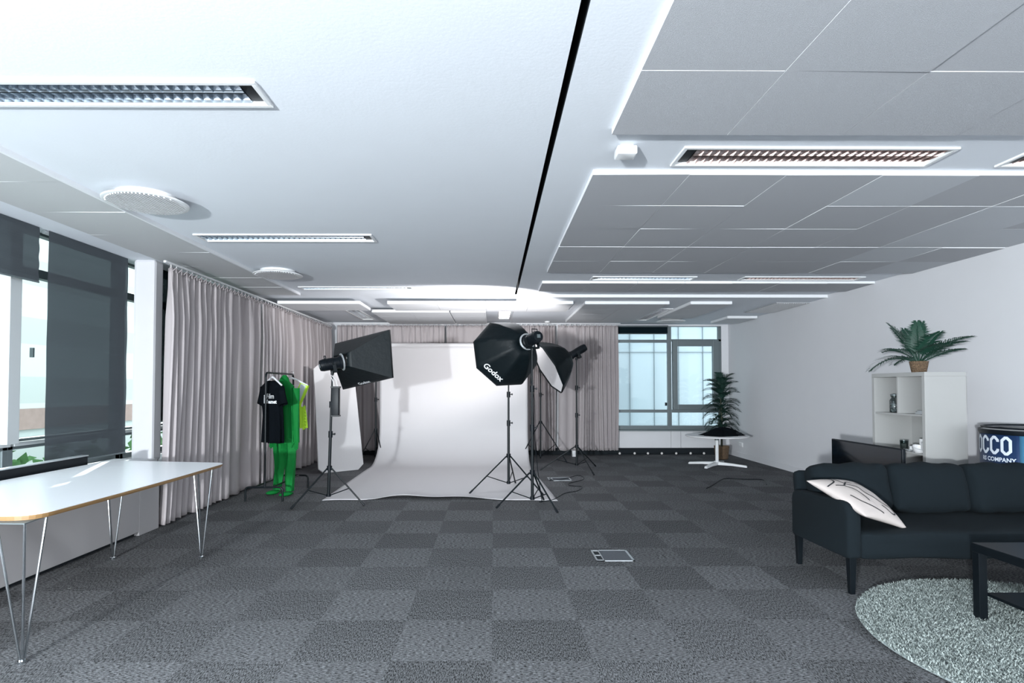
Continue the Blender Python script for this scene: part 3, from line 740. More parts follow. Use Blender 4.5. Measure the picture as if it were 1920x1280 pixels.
# left light
light_stand('black light stand at the left front corner of the paper, holding the rectangular softbox', (-1.92, 6.75), [(-2.24, 6.43), (-1.48, 6.63), (-2.03, 7.19)], .42, 1.50, 'black light stands', lean=(.035, 0))
t = thing('studio_light', 'studio light with a black rectangular softbox turned towards the backdrop', 'studio light', (-1.885, 6.75, 1.53), group='studio lights with softboxes')
front = studio_head(t, (-1.885, 6.75, 1.53), (.86, .48, .20), L=.24, rr=.068)
def at(px, py, y):
    q = cam_dir(px, py); return EYE+q*(y/q.y)
Rm = cam.rotation_euler.to_matrix()
def cam_dir(px, py): return Rm @ Vector(((px-CXP)/F_PX, -(py-CYP)/F_PX, -1))
rim = [at(729, 618, 6.88), at(735, 708, 6.88), at(643, 730, 7.45), at(628, 644, 7.45)]
softbox(t, (-1.80, 6.80, 1.66), rim, k0=.24, p=1.0, logo_edge=1, logo='Godox', lsize=.075, lflip=-1, lpos=.90)
# battery bag on left stand
t = thing('power_pack', 'slim black power pack hanging on the left light stand under the softbox', 'power pack', (-1.83, 6.70, 1.02))
mb = MB(); mb.rbox(-.045, .045, -.035, .035, 0, .33, .01); mb.build('case', M_black, t, smooth=True)
mb = MB(); mb.box(-.05, .05, -.04, .04, .325, .345); mb.box(-.05, .05, -.04, .04, -.005, .012); mb.build('end_cap', M_blackmetal, t)
mb = MB(); mb.tube([(-.02, 0, .34), (-.03, 0, .40), (-.06, .02, .45)], .004, 5); mb.tube([(.02, 0, .34), (0, 0, .42), (-.055, .03, .47)], .004, 5); mb.build('cord', M_hanger, t)

# octabox light
light_stand('black light stand at the right front of the paper, holding the octagonal softbox', (.44, 6.54), [(.035, 6.47), (.688, 6.24), (.60, 6.92)], .40, 1.78, 'black light stands')
t = thing('studio_light', 'studio light with a black octagonal softbox seen from behind, logo at lower left', 'studio light', (.44, 6.54, 1.80), group='studio lights with softboxes')
cO = Vector((.155, 6.98, 1.765)); axO = Vector((-.42, .86, -.16)).normalized()
studio_head(t, (.44, 6.54, 1.80), axO, L=.24, rr=.066)
uO = (Vector((0, 0, 1))-axO*axO.z).normalized(); sO = uO.cross(axO).normalized()
if sO.x < 0: sO = -sO
rim = [cO+sO*.435*math.cos(R(a))+uO*.415*math.sin(R(a)) for a in [22.5+45*k+3 for k in range(8)]]
softbox(t, cO-axO*.36+Vector((.05, 0, .04)), rim, k0=.16, p=.60, logo_edge=4, logo='Godox', lsize=.10, lflip=1, lpos=.80)

# bare lamp on the stand behind the octabox (lights the ceiling)
light_stand('black light stand standing on the paper directly behind the octagonal softbox', (.20, 7.62), [(-.30, 7.36), (.62, 7.27), (.31, 8.15)], .46, 1.64, 'black light stands')
t = thing('studio_light', 'studio light hidden behind the octagonal softbox, aimed up at the ceiling', 'studio light', (.20, 7.62, 1.66))
studio_head(t, (.20, 7.62, 1.66), (-.05, .35, .3), L=.16, rr=.045, handle=False)

# right light
light_stand('black light stand by the back curtain, holding the white-faced softbox', (1.36, 9.42), [(.77, 9.45), (1.55, 8.92), (1.75, 9.9)], .40, 1.80, 'black light stands')
t = thing('studio_light', 'studio light with a tilted softbox showing its white face, before the back curtain', 'studio light', (1.36, 9.42, 1.82), group='studio lights with softboxes')
axR = Vector((-.80, -.16, -.46)).normalized()
studio_head(t, (1.36, 9.42, 1.83), axR, L=.30, rr=.062, handle=False)
apR = Vector((1.23, 9.38, 1.88)); cR = apR+axR*.40
uR = (Vector((0, 0, 1))-axR*axR.z).normalized(); sR = uR.cross(axR).normalized()
rim = [cR+sR*.47*math.cos(R(a))+uR*.47*math.sin(R(a)) for a in [2+45*k for k in range(8)]]
softbox(t, apR, rim, k0=.2, p=.6)

# backdrop stands
light_stand('thin black backdrop stand beside the foam board at the left edge of the paper', (-2.17, 10.66), [(-2.42, 10.3), (-1.95, 10.35), (-2.2, 11.05)], .58, 2.12, 'backdrop stands', cat='backdrop stand')
light_stand('thin black backdrop stand at the right edge of the paper behind the octagonal softbox', (.87, 10.66), [(.45, 10.35), (1.32, 10.35), (.9, 11.05)], .72, 2.12, 'backdrop stands', cat='backdrop stand')

# foam board
P = [at(608, 888, 9.13), at(672, 880, 9.52), at(682, 869, 9.60), at(668, 700, 9.95), at(664, 690, 9.96), at(596, 684, 9.62), at(588, 691, 9.56), at(598, 879, 9.08)]
for q, z in ((0, .006), (1, .006)): P[q].z = z
nb = (P[1]-P[0]).cross(P[5]-P[0]).normalized()
if nb.y < 0: nb = -nb
# flatten onto one plane
o0 = P[0]; P = [p-nb*((p-o0).dot(nb)) for p in P]
mb = MB(); k = len(P); mb.add(P+[p+nb*.03 for p in P], [tuple(range(k-1, -1, -1)), tuple(range(k, 2*k))]+[(i, (i+1) % k, (i+1) % k+k, i+k) for i in range(k)])
o = mb.build('foam_board', M_foam, origin=tuple(P[0])); tag(o, 'tall white foam board with clipped corners leaning beside the left softbox stand', 'foam board')

# floor cable
def floor_path(pts): 
    out = []
    for px, py in pts:
        q = cam_dir(px, py); out.append(EYE+q*((.008-EYE.z)/q.z))
    return out
def smooth_path(p, n=6):
    out = []
    for i in range(len(p)-1):
        a = p[max(i-1, 0)]; b = p[i]; c = p[i+1]; d = p[min(i+2, len(p)-1)]
        for k in range(n):
            t_ = k/n; out.append(.5*((2*b)+(c-a)*t_+(2*a-5*b+4*c-d)*t_*t_+(3*b-a-3*c+d)*t_**3))
    return out+[p[-1]]
pts = floor_path([(1012, 940), (1035, 937), (1045, 932), (1060, 924), (1078, 921), (1088, 917), (1090, 912), (1070, 910), (1066, 906), (1082, 902), (1094, 898), (1092, 893), (1082, 891), (1070, 894), (1055, 898), (1030, 900)])
tp = [Vector((.45, 6.57, 1.70)), Vector((.42, 6.50, 1.45)), Vector((.47, 6.62, 1.2)), Vector((.46, 6.55, .9)), Vector((.50, 6.66, .5)), Vector((.55, 6.72, .12)), Vector((.57, 6.8, .012))]
mb = MB(); mb.tube(smooth_path(tp+pts), .0045, 6); o = mb.build('power_cable', M_black, smooth=True, origin=(.8, 7.2, 0)); tag(o, 'thin black power cable winding over the carpet right of the paper', 'cable')
def floor_box(corners, label, open_=True):
    P = floor_path(corners); c = sum(P, Vector())/4; 
    x0 = min((P[0].x+P[3].x)/2, (P[1].x+P[2].x)/2); x1 = max((P[0].x+P[3].x)/2, (P[1].x+P[2].x)/2); y1 = (P[0].y+P[1].y)/2; y0 = (P[2].y+P[3].y)/2
    t = thing('floor_socket_box', label, 'floor outlet', (c.x, c.y, 0), group='floor socket boxes')
    mb = MB(); b = .012
    for q in ((x0, x1, y0, y0+b), (x0, x1, y1-b, y1), (x0, x0+b, y0, y1), (x1-b*1.4, x1, y0, y1)): mb.box(*q, .0, .006)
    xs = x0+.055; mb.box(xs, xs+b*.7, y0, y1, 0, .006); mb.box(x0, xs, (y0+y1)/2-.008, (y0+y1)/2+.008, 0, .0062); mb.box(x0, xs, y0, y0+.028, 0, .0062); mb.box(x0, xs, y1-.028, y1, 0, .0062)
    mb.build('frame', M_steel, t, world=True)
    mb = MB(); mb.box(xs+b, x1-b, y0+b, y1-b, 0, .004); mb.build('lid', M_carpetlid, t, world=True)
    mb = MB(); mb.box(x0+.004, xs, y0+.02, y1-.02, 0, .003); mb.build('cable_port', M_gap, t, world=True)
M_carpetlid = mat('carpet_lid', (.085, .093, .107), .95, var=.5, vscale=180)
floor_box([(1107, 1030), (1174, 1030), (1191, 1050), (1119, 1050)], 'square steel-framed socket box set in the carpet in the open floor')
floor_box([(1027, 895), (1066, 893), (1072, 899), (1030, 901)], 'small steel-framed socket box in the carpet where the black cable ends')
mb = MB(); mb.tube(smooth_path(floor_path([(1325, 915), (1335, 910), (1358, 897), (1395, 898), (1430, 899), (1437, 908)]), 5), .006, 6); o = mb.build('floor_cable', M_black, smooth=True, origin=(3.5, 8.4, 0)); tag(o, 'black cable lying on the carpet between the round table and the sofa', 'cable')

# small bulbs on dark strip
bulb_px = [(1162, 860), (1190, 858), (1215, 857), (1241, 857), (1268, 857), (1295, 856), (1320, 856)]
mb = MB(); mb.tube([(2.3, YB-.075, .03), (3.0, YB-.075, .022), (3.6, YB-.075, .03), (4.3, YB-.075, .024)], .005, 6)
o = mb.build('light_string_cable', M_black, origin=(3.2, YB-.075, 0)); tag(o, 'black cable along the dark strip below the back window', 'cable')
M_bulb = mat('milky_bulb', (.85, .82, .80), .4)
desc = ['leftmost', 'second', 'third', 'fourth', 'fifth', 'sixth', 'rightmost']
for i, (px, py) in enumerate(bulb_px):
    p = at(px, py, YB-.10); z = max(.03, p.z)
    t = thing('string_bulb', 'small white bulb on the floor strip under the back window, %s of the seven' % desc[i] if i in (0, 6) else 'small white bulb on the floor strip under the back window, %s from the left' % desc[i], 'bulb', (p.x, YB-.10, 0), group='white bulbs under the back window')
    mb = MB(); mb.sphere((0, 0, z), .024, 8); mb.build('bulb', M_bulb, t, smooth=True)
    mb = MB(); mb.cyl((0, 0, .0), (0, .02, z), .010, n=8); mb.build('socket', M_black, t)
# wall outlet and papers at curtain foot
t = thing('wall_outlet', 'white wall socket low on the right wall behind the round table', 'wall socket', (XR, 11.15, .25))
mb = MB(); mb.rbox(-.02, 0, -.08, .08, -.045, .045, .006); mb.build('plate', M_white, t, smooth=True)
for q in (-.04, .04): mb = MB(); mb.cyl((-.021, q, 0), (-.012, q, 0), .022, n=14); mb.build('socket', M_hanger, t)
mb = MB(); mb.box(-.075, 0, -.055, .055, 0, .12); o = mb.build('white_box', M_white, bevel=.004); o.location = (1.62, 11.36, 0); tag(o, 'small white box on the floor under the back curtain behind the stand legs', 'box')

# ------------------------------------------------------------------ round table and palm
t = thing('pedestal_table', 'round white pedestal table with a four-foot star base by the back window', 'table', (3.88, 10.0, 0))
mb = MB(); mb.lathe([(.02, .505), (.515, .505), (.525, .512), (.525, .522), (.515, .528), (.02, .528)], n=64); mb.build('tabletop', M_matt, t)
mb = MB(); mb.cyl((0, 0, .07), (0, 0, .46), .028, n=20); mb.build('column', M_whitemetal, t, smooth=True)
mb = MB(); mb.cyl((0, 0, .44), (0, 0, .505), .036, n=16); mb.box(-.12, .12, -.02, .02, .493, .505); mb.box(-.02, .02, -.12, .12, .493, .505); mb.build('bracket', M_alu, t)
mb = MB(); mb.cyl((0, 0, .04), (0, 0, .08), .05, n=16); mb.build('base_hub', M_whitemetal, t)
for a in (-133, -33, 57, 147):
    d = Vector((math.cos(R(a)), math.sin(R(a)), 0)); s = Vector((-d.y, d.x, 0)); mb = MB(); rings = []
    for k, (q, h, wd) in enumerate(((.02, .07, .035), (.25, .055, .03), (.47, .035, .026), (.485, .02, .022))):
        c = d*q; rings.append([c-s*wd+Vector((0, 0, .0 if k > 1 else .015)), c+s*wd+Vector((0, 0, .0 if k > 1 else .015)), c+s*wd*.9+Vector((0, 0, h)), c-s*wd*.9+Vector((0, 0, h))])
    mb.loft(rings); mb.build('foot', M_whitemetal, t, bevel=.004)
# dark cloth heap
mb = MB(); rs = random.Random(3); N = 40; rings = []
for j in range(9):
    v = j/8; ring = []
    for i in range(N):
        a = 2*PI*i/N; rr = .36*(1-v)**.55*(1+.14*math.sin(3*a+1)+.07*math.sin(7*a+2)+.04*math.sin(13*a)); 
        ring.append(Vector((rr*math.cos(a)*1.0, rr*.62*math.sin(a), .115*v*(1+.25*math.sin(2*a+v))+.008*math.sin(9*a)*(v > 0))))
    rings.append(ring)
mb.loft(rings); o = mb.build('folded_cloth', M_tee, smooth=True); o.location = (3.93, 9.93, .5285); tag(o, 'heap of black cloth lying on the round white pedestal table', 'cloth')
mb = MB(); mb.rbox(-.05, .05, -.04, .04, 0, .055, .012); o = mb.build('camera_case', M_black, smooth=True); o.location = (4.21, 9.9, .5285); tag(o, 'small dark pouch at the right edge of the round white table', 'pouch')

def frond(mb, base, d0, length, droop, nleaf, leaf_len, lw, up=.0, twist=0, vshape=.5):
    p = Vector(base); d = Vector(d0).normalized(); pts = [p.copy()]; n = 14; ds = [d.copy()]
    for i in range(n):
        d = (d+Vector((0, 0, -droop/n))).normalized(); p = p+d*(length/n); pts.append(p.copy()); ds.append(d.copy())
    mb.tube(pts, [.006*(1-.8*i/n)+.001 for i in range(n+1)], 5)
    for k in range(nleaf):
        q = .22+.78*k/(nleaf-1); f_ = q*n; i = min(int(f_), n-1); c = pts[i]+(pts[i+1]-pts[i])*(f_-i); dd = ds[i]
        side = dd.cross(Vector((0, 0, 1)));
        side = side.normalized() if side.length > .05 else Vector((1, 0, 0))
        nu = side.cross(dd).normalized()
        for sg in (-1, 1):
            L = leaf_len*(math.sin(PI*min(1, .15+.85*q)**.9)*.75+.35)*random.uniform(.85, 1.1)
            out = (side*sg*1.0+dd*(.7+.6*q)+nu*vshape*random.uniform(.6, 1.2)).normalized()
            wv = (nu*.3+dd).normalized(); wv = (wv-out*wv.dot(out)).normalized()*lw
            m_ = c+out*L*.45+Vector((0, 0, .005)); e = c+out*L+Vector((0, 0, -L*.22))
            mb.add([c-wv*.3, c+wv*.3, m_-wv, m_+wv, e], [(0, 1, 3, 2), (2, 3, 4)])
# potted kentia behind the table
t = thing('potted_palm', 'tall dark green palm in a basket standing on the floor behind the round table', 'plant', (4.33, 10.93, 0))
mb = MB(); mb.lathe([(.10, 0), (.115, .01), (.138, .25), (.130, .25), (.12, .22), (.02, .22)], n=32); mb.build('basket', M_wicker, t, smooth=True)
mb = MB(); mb.lathe([(.02, .225), (.125, .225)], n=24); mb.build('soil', M_soil, t)
mb = MB(); mb.tube([(0, 0, .2), (.01, 0, .7), (-.01, 0, 1.15), (0, 0, 1.5)], [.022, .018, .014, .006], 8); mb.tube([(-.06, 0, .2), (-.05, 0, .7), (-.02, 0, 1.0)], .009, 6); mb.build('stem', M_stem, t)
rs = random.Random(11)
for i in range(46):
    i = i*23/45
    z = .50+.90*i/23; a = i*45/23*2.4+.3; el = .75+.9*(i/23)**1.5+rs.uniform(-.1, .25)
    d = Vector((math.cos(a)*(.8 if math.cos(a) > 0 else 1), math.sin(a)*.6, el)); 
    ln = .38-.08*abs(i/23-.5); mb = MB()
    frond(mb, (0, 0, z), d, ln, 2.2-.8*i/23, 19, .15, .009)
    mb.build('frond', M_leaf2, t)

# ------------------------------------------------------------------ clothes rack
t = thing('clothes_rack', 'black metal clothes rack with looped feet in front of the left curtains', 'clothes rack', (-2.71, 7.35, 0))
r = .0125; mb = MB(); x = -2.71
def arc_path(a, b, c, rad, n=6):
    a, b, c = Vector(a), Vector(b), Vector(c); p = b+(a-b).normalized()*rad; q = b+(c-b).normalized()*rad
    return [p*(1-k/n)**2+b*2*(k/n)*(1-k/n)+q*(k/n)**2 for k in range(n+1)]
A0, A1, A2, A3 = (x, 6.88, .17), (x, 6.88, 1.53), (x, 7.82, 1.53), (x, 7.82, .17)
mb.tube([A0]+arc_path(A0, A1, A2, .06)+arc_path(A1, A2, A3, .06)+[A3], r, 10); mb.build('hanging_frame', M_blackmetal, t, world=True, smooth=True)
for y in (6.88, 7.82):
    a, b, c, d = (x-.23, y, .004), (x-.23, y, .17), (x+.21, y, .17), (x+.21, y, .004)
    mb = MB(); mb.tube([a]+arc_path(a, b, c, .05)+arc_path(b, c, d, .05)+[d], r, 10); mb.build('foot_loop', M_blackmetal, t, world=True, smooth=True)
for dx in (-.13, .09):
    mb = MB(); mb.cyl((x+dx, 6.88, .17), (x+dx, 7.82, .17), .009); mb.build('base_rail', M_blackmetal, t, world=True, smooth=True)
def hanger(loc, rz, label):
    t = thing('coat_hanger', label, 'hanger', loc, rz, group='white hangers on the clothes rack')
    mb = MB(); mb.tube([(0, 0, .0)]+[(.022*math.sin(a), 0, .04-.022*math.cos(a)+.022) for a in [PI*k/6 for k in range(0, 9)]], .0025, 6); mb.v = [(a, b, c-.035) for a, b, c in mb.v]; mb.build('hook', M_chrome, t)
    mb = MB()
    for s in (-1, 1): 
        mb.tube([(0, 0, -.035), (s*.05, 0, -.055), (s*.21, 0, -.135)], [.012, .012, .010], 8)
    mb.tube([(-.2, 0, -.135), (.2, 0, -.135)], .005, 6)
    mb.build('shoulders', M_hanger, t, smooth=True)
RZ = R(8)
hanger((x+.02, 7.03, 1.515), R(-40), 'white plastic hanger carrying the black T-shirt')
hanger((x+.03, 7.68, 1.515), R(0), 'white plastic hanger carrying the yellow vest at the far end of the rack')
def esec(c, a, b, n=28, fold=0, k=9, ph=0, ax=Vector((1, 0, 0)), bx=Vector((0, 1, 0))):
    return [Vector(c)+ax*(a*math.cos(2*PI*i/n)*(1+fold*.5*math.sin(k*2*PI*i/n+ph)))+bx*(b*math.sin(2*PI*i/n)*(1+fold*math.sin(k*2*PI*i/n+ph))) for i in range(n)]
# t-shirt
t = thing('tshirt', 'black T-shirt with white lettering hanging at the near end of the clothes rack', 't-shirt', (x+.02, 7.03, 1.515), R(-40))
mb = MB(); rings = []
for z, a, b, f in ((-.83, .205, .07, .25), (-.78, .207, .068, .25), (-.5, .20, .065, .12), (-.3, .205, .067, .05), (-.2, .215, .05, .06), (-.14, .205, .045, .03), (-.10, .13, .042, 0), (-.085, .08, .040, 0)):
    rings.append(esec((.008*math.sin(z*9), .01*math.sin(z*7), z), a, b, 36, f, 7, z*3))
mb.loft(rings, cap=False)
for s in (-1, 1):
    rings = []
    for q, rr in ((0, .075), (.3, .07), (.7, .072), (1, .078)):
        c = Vector((s*(.175+.075*q), 0, -.17-.20*q)); ax_ = Vector((1, 0, .35*s)).normalized()
        rings.append(esec(c, rr, .042, 20, .1, 5, s, ax=ax_))
    mb.loft(rings, cap=False)
tb_ = mb.build('shirt_body', M_tee, t, smooth=True, solid=.004)
mb = MB(); mb.tube([Vector((.075*math.cos(a), .042*math.sin(a), -.087+.004*math.cos(2*a))) for a in [2*PI*k/24 for k in range(25)]], .006, 6); mb.build('collar', M_tee, t, smooth=True)
def teemap(x, y): return Vector((x, -.084*math.sqrt(max(0, 1-(x/.26)**2))+.003, y))
m1 = text_mesh('Film', .085, lambda a, b: teemap(a+.085, b-.27)); m1.build('print', M_dot, t)
text_mesh('Teamet', .06, lambda a, b: teemap(a+.10, b-.335), bold=.0022).build('print', M_dot, t)
mb = MB()
def tri(pts): mb.add([teemap(a+.045, b) for a, b in pts], [tuple(range(len(pts)))])
tri([(-.095, -.355), (-.065, -.355), (-.065, -.285), (-.095, -.275)]); tri([(-.06, -.355), (-.045, -.355), (-.02, -.355), (-.055, -.30)]); tri([(-.06, -.295), (-.02, -.27), (-.03, -.30), (-.055, -.32)])
tri([(-.10, -.262), (-.03, -.225), (-.045, -.265), (-.08, -.28)]); tri([(-.05, -.24), (-.035, -.20), (-.025, -.25)]); mb.build('print', M_dot, t, fix=False)
# green bodysuit
t = thing('green_bodysuit', 'bright green chroma-key bodysuit with gloves and feet hanging behind the black T-shirt', 'bodysuit', (x+.035, 7.34, 1.515), R(-30))
mb = MB(); rings = []
for z, a, b, f in ((-.86, .175, .07, .2), (-.7, .17, .07, .2), (-.5, .165, .07, .2), (-.32, .18, .065, .15), (-.20, .19, .055, .08), (-.14, .16, .05, .05), (-.09, .085, .05, 0), (-.04, .055, .045, 0), (-.005, .02, .02, 0)):
    rings.append(esec((.03, .008*math.sin(z*8), z), a, b, 36, f, 8, z*4))
mb.loft(rings)
for s in (-1, 1):
    rings = []
    for q in range(10):
        u = q/9; rings.append(esec((.03+s*(.095+.015*u)+.02*math.sin(u*3), .01*math.sin(u*5+s), -.80-.655*u), .092-.035*u, .06-.02*u, 20, .22, 5, u*3+s))
    mb.loft(rings)
    rings = [esec((.03+s*(.11), -.02-.055*q, -1.475-.006*q), .045-.004*q, .022, 14, 0) for q in range(1)]
    mb.sphere((.03+s*.12, -.06, -1.485), .055, 10, sq=(.9, 1.9, .5))
    rings = []
    for q in range(8):
        u = q/7; rings.append(esec((.03+s*(.185+.035*u), .01, -.17-.68*u), .055-.022*u, .05-.02*u, 16, .15, 4, u*4))
    mb.loft(rings)
    for k in range(4): mb.cyl((.03+s*(.205+.014*k), 0, -.83), (.03+s*(.20+.02*k), -.01, -.95+.015*abs(k-1.5)), .011, .006, 8)
    mb.cyl((.03+s*.20, -.02, -.84), (.03+s*.175, -.04, -.91), .012, .007, 8)
mb.build('suit', M_green, t, smooth=True)
mb = MB(); mb.tube([(.03, -.068, -.10), (.03, -.075, -.3), (.03, -.078, -.6), (.03, -.078, -.8)], .0035, 5); mb.build('zip', M_green, t)
# hi-vis vest
t = thing('safety_vest', 'fluorescent yellow safety vest with grey reflective tape at the far end of the rack', 'vest', (x+.03, 7.68, 1.515), R(0))
mb = MB()
def strip(pts, off=0, wd=.05):
    L, f = ribbon(pts, wd); mb.add([(a.x, -.03+off, a.y) for a in L], f); mb.add([(a.x, .03-off, a.y) for a in L], f)
for s in (-1, 1):
    strip([(s*.17, -.12), (s*.13, -.22), (s*.06, -.38), (s*.07, -.7)], 0, .11)
rings = [esec((0, 0, z), a, .05, 28, .3, 6, z*9) for z, a in ((-.70, .19), (-.6, .185), (-.5, .17), (-.42, .16))]
mb.loft(rings, cap=False)
for k in range(26):
    z = -.40-.012*k*1.0; mb.tube([(.17, -.02, z), (.19+.012*math.sin(k*1.9), -.03, z-.01), (.16, -.035, z-.02)], .005, 5)
mb.build('mesh_body', M_vest, t, solid=.002, fix=False)
mb = MB()
for s in (-1, 1): strip([(s*.165, -.125), (s*.128, -.23), (s*.058, -.40)], -.010, .072)
mb.build('reflective_tape', M_reflect, t, fix=False)

# ------------------------------------------------------------------ white table on hairpin legs
t = thing('white_table', 'long white table with rounded corners, plywood edge and steel hairpin legs by the left windows', 'table', (-2.8, 3.85, 0))
def rounded(poly, rad, n=7):
    out = []; k = len(poly)
    for i in range(k):
        a, b, c = Vector(poly[i-1]), Vector(poly[i]), Vector(poly[(i+1) % k]); rr = rad[i] if isinstance(rad, list) else rad
        p = b+(a-b).normalized()*rr; q = b+(c-b).normalized()*rr
        for j in range(n+1): u = j/n; v = p*(1-u)**2+b*2*u*(1-u)+q*u*u; out.append((v.x, v.y))
    return out
tp = rounded([(-3.31, 2.85), (-2.25, 2.85), (-2.215, 3.8), (-2.235, 4.85), (-3.31, 5.02), (-3.33, 3.9)], [.15, .13, .5, .10, .16, .5])
mb = MB(); mb.prism(tp, .7175, .7205); mb.build('laminate_top', M_tabletop, t, world=True)
mb = MB(); c_ = Vector((-2.8, 3.9)); mb.prism(tp, .703, .7175); 
tp2 = [(c_.x+(a-c_.x)*.985, c_.y+(b-c_.y)*.992) for a, b in tp]; mb.prism(tp2, .694, .703); mb.build('plywood_board', M_ply, t, world=True)
for fx, fy, dx, dy in ((-2.309, 2.875, 0, 1), (-3.0, 2.90, 1, 1), (-3.0, 4.60, 1, -1), (-2.317, 4.625, 0, -1)):
    mb = MB(); foot = Vector((fx, fy, .012))
    tops = [Vector((fx-.10, fy-.05*dy, .69)), Vector((fx+.045, fy-.06*dy, .69)), Vector((fx+.02, fy+.11*dy, .69))]
    for k, q in enumerate(tops): mb.cyl(foot+Vector(((q.x-fx)*.08, (q.y-fy)*.08, 0)), q, .0065, n=8)
    lg = mb.build('hairpin_leg', M_chrome, t, world=True, smooth=True)
    mb = MB(); mb.cyl((fx, fy, 0), (fx, fy, .012), .022, n=14); mb.build('foot_pad', M_chrome, lg, world=True)
    mb = MB(); mb.prism([(q.x*1.0+(q.x-fx)*.15, q.y+(q.y-fy)*.15) for q in tops], .688, .6935); mb.build('mounting_plate', M_alu, lg, world=True)
# black bar case behind table
t = thing('led_bar', 'long black bar with a white round end mark on the sill behind the white table', 'light bar', (-3.42, 4.2, .66))
mb = MB(); mb.box(-3.83, -3.40, -1.5, 5.87, .60, .632); sill = mb.build('trim_8', M_wall); sill['kind'] = 'structure'
mb = MB(); mb.box(-3.40, -3.365, 3.70, 4.82, .655, .782); mb.build('body', M_black, t, world=True, bevel=.004)
mb = MB(); mb.box(-3.42, -3.36, 3.70, 4.82, .782, .790); mb.build('top_edge', M_steel, t, world=True)
mb = MB(); mb.cyl((-3.365, 3.80, .742), (-3.360, 3.80, .742), .014, n=18); mb.build('round_mark', M_dot, t, world=True)

# ------------------------------------------------------------------ shelf unit
before = set(C.objects)
t = thing('cube_shelf', 'white cube shelf unit with a palm on top, against the right wall behind the sofa', 'shelf unit', (4.07, 5.5, 0))
SX0, SX1, SY0, SY1, SH = 3.90, 4.28, 5.13, 5.85, 1.49
mb = MB(); mb.box(SX0, SX1, SY0, SY1, SH-.038, SH); mb.build('top_board', M_kallax, t, world=True, bevel=.002)
for a, b in ((SY0, SY0+.038), (SY1-.038, SY1)): mb = MB(); mb.box(SX0, SX1, a, b, .0, SH-.038); mb.build('side_panel', M_kallax, t, world=True, bevel=.002)
mb = MB(); mb.box(SX0, SX1, SY0+.038, SY1-.038, 0, .038); mb.build('bottom_board', M_kallax, t, world=True)
hz = [1.105, .755, .40]
for z in hz: mb = MB(); mb.box(SX0+.005, SX1-.002, SY0+.038, SY1-.038, z-.016, z); mb.build('shelf_board', M_kallax, t, world=True)
ym = (SY0+SY1)/2
for a, b in ((hz[0], SH-.038), (hz[2], hz[1]-.016), (.038, hz[2]-.016)): mb = MB(); mb.box(SX0+.006, SX1-.002, ym-.008, ym+.008, a, b); mb.build('divider', M_kallax, t, world=True)
mb = MB(); mb.box(SX1-.004, SX1, SY0+.16, SY1, hz[1], SH-.04); mb.box(SX1-.004, SX1, SY0, SY1, .04, hz[1]); mb.box(SX1-.004, SX1, SY0, SY1, hz[0], SH-.04); mb.build('back_panel', M_kallax, t, world=True)
# jars
def jar(x, y, z, r, h, label):
    t = thing('glass_jar', label, 'jar', (x, y, z), group='glass jars on the top shelf')
    mb = MB(); mb.lathe([(r*.9, 0), (r, .01), (r, h*.72), (r*.65, h*.86), (r*.65, h*.93), (r*.8, h*.95), (r*.8, h)], n=20); mb.build('jar_body', M_jar, t, smooth=True)
    mb = MB(); mb.lathe([(r*.2, h), (r*.82, h+.002), (r*.82, h+.012), (r*.3, h+.02)], n=20); mb.build('lid', M_alu, t, smooth=True)
    mb = MB()
    for k in range(50):
        a = random.uniform(0, 6.28); q = r*.8*math.sqrt(random.random()); mb.sphere((q*math.cos(a), q*math.sin(a), .01+random.random()*h*.6), .008, 5)
    c_ = mb.build('filling', M_steel, t); c_['kind'] = 'stuff'
jar(4.00, 5.665, hz[0], .042, .165, 'left glass jar in the upper left cube of the white shelf')
jar(4.00, 5.57, hz[0], .045, .20, 'taller glass jar against the divider in the upper left cube')
mb = MB(); mb.box(3.93, 4.12, 5.17, 5.185, hz[0], hz[0]+.19); o = mb.build('dark_folder', M_navy, origin=(4.02, 5.18, hz[0])); tag(o, 'thin dark blue folder standing at the right end of the upper right cube', 'folder')
mb = MB(); mb.rbox(-.05, .05, -.05, .05, 0, .02, .005); mb.rbox(-.04, .03, -.03, .04, .02, .034, .005); o = mb.build('small_tray', M_steel, smooth=True); o.location = (3.99, 5.26, hz[0]); tag(o, 'small pale tray lying in the upper right cube of the shelf', 'tray')
# white decor on second shelf
def wbox(name, x, y, sx, sy, sz, label, cat, rz=0, dz=0):
    mb = MB(); mb.rbox(-sx/2, sx/2, -sy/2, sy/2, 0, sz, .004); o = mb.build(name, M_white, smooth=True); o.location = (x, y, hz[1]+dz); o.rotation_euler = (0, 0, rz); tag(o, label, cat)
t = thing('candle_glass', 'clear glass tumbler with a candle on the middle shelf, leftmost of the ornaments', 'candle holder', (3.97, 5.50, hz[1]))
mb = MB(); mb.lathe([(.03, 0), (.036, .09), (.033, .09), (.028, .01)], n=20); mb.build('glass', M_jar, t, smooth=True)
mb = MB(); mb.cyl((0, 0, .012), (0, 0, .06), .022, n=14); mb.build('candle', M_pillow, t)
wbox('white_ornament', 3.99, 5.40, .05, .05, .045, 'low white block on the middle shelf next to the candle glass', 'ornament', .4)
wbox('white_box', 4.03, 5.30, .07, .07, .12, 'white box standing at the back of the middle shelf', 'box', .2)
wbox('white_box', 3.96, 5.21, .06, .05, .10, 'white box at the right end of the middle shelf', 'box', -.3)
t = thing('white_bowl', 'tilted white bowl among the ornaments on the middle shelf', 'bowl', (3.93, 5.27, hz[1]))
mb = MB(); mb.lathe([(.015, 0), (.03, .003), (.05, .03), (.055, .055), (.050, .055), (.044, .03), (.02, .012)], n=24, M=Matrix.Rotation(R(25), 4, 'X')); mb.build('bowl_body', M_white, t, smooth=True)
mb = MB()
for k in range(30): mb.sphere((3.93+random.uniform(-.01, .05), 5.36+random.uniform(-.06, .10), hz[1]+.008), .008, 5)
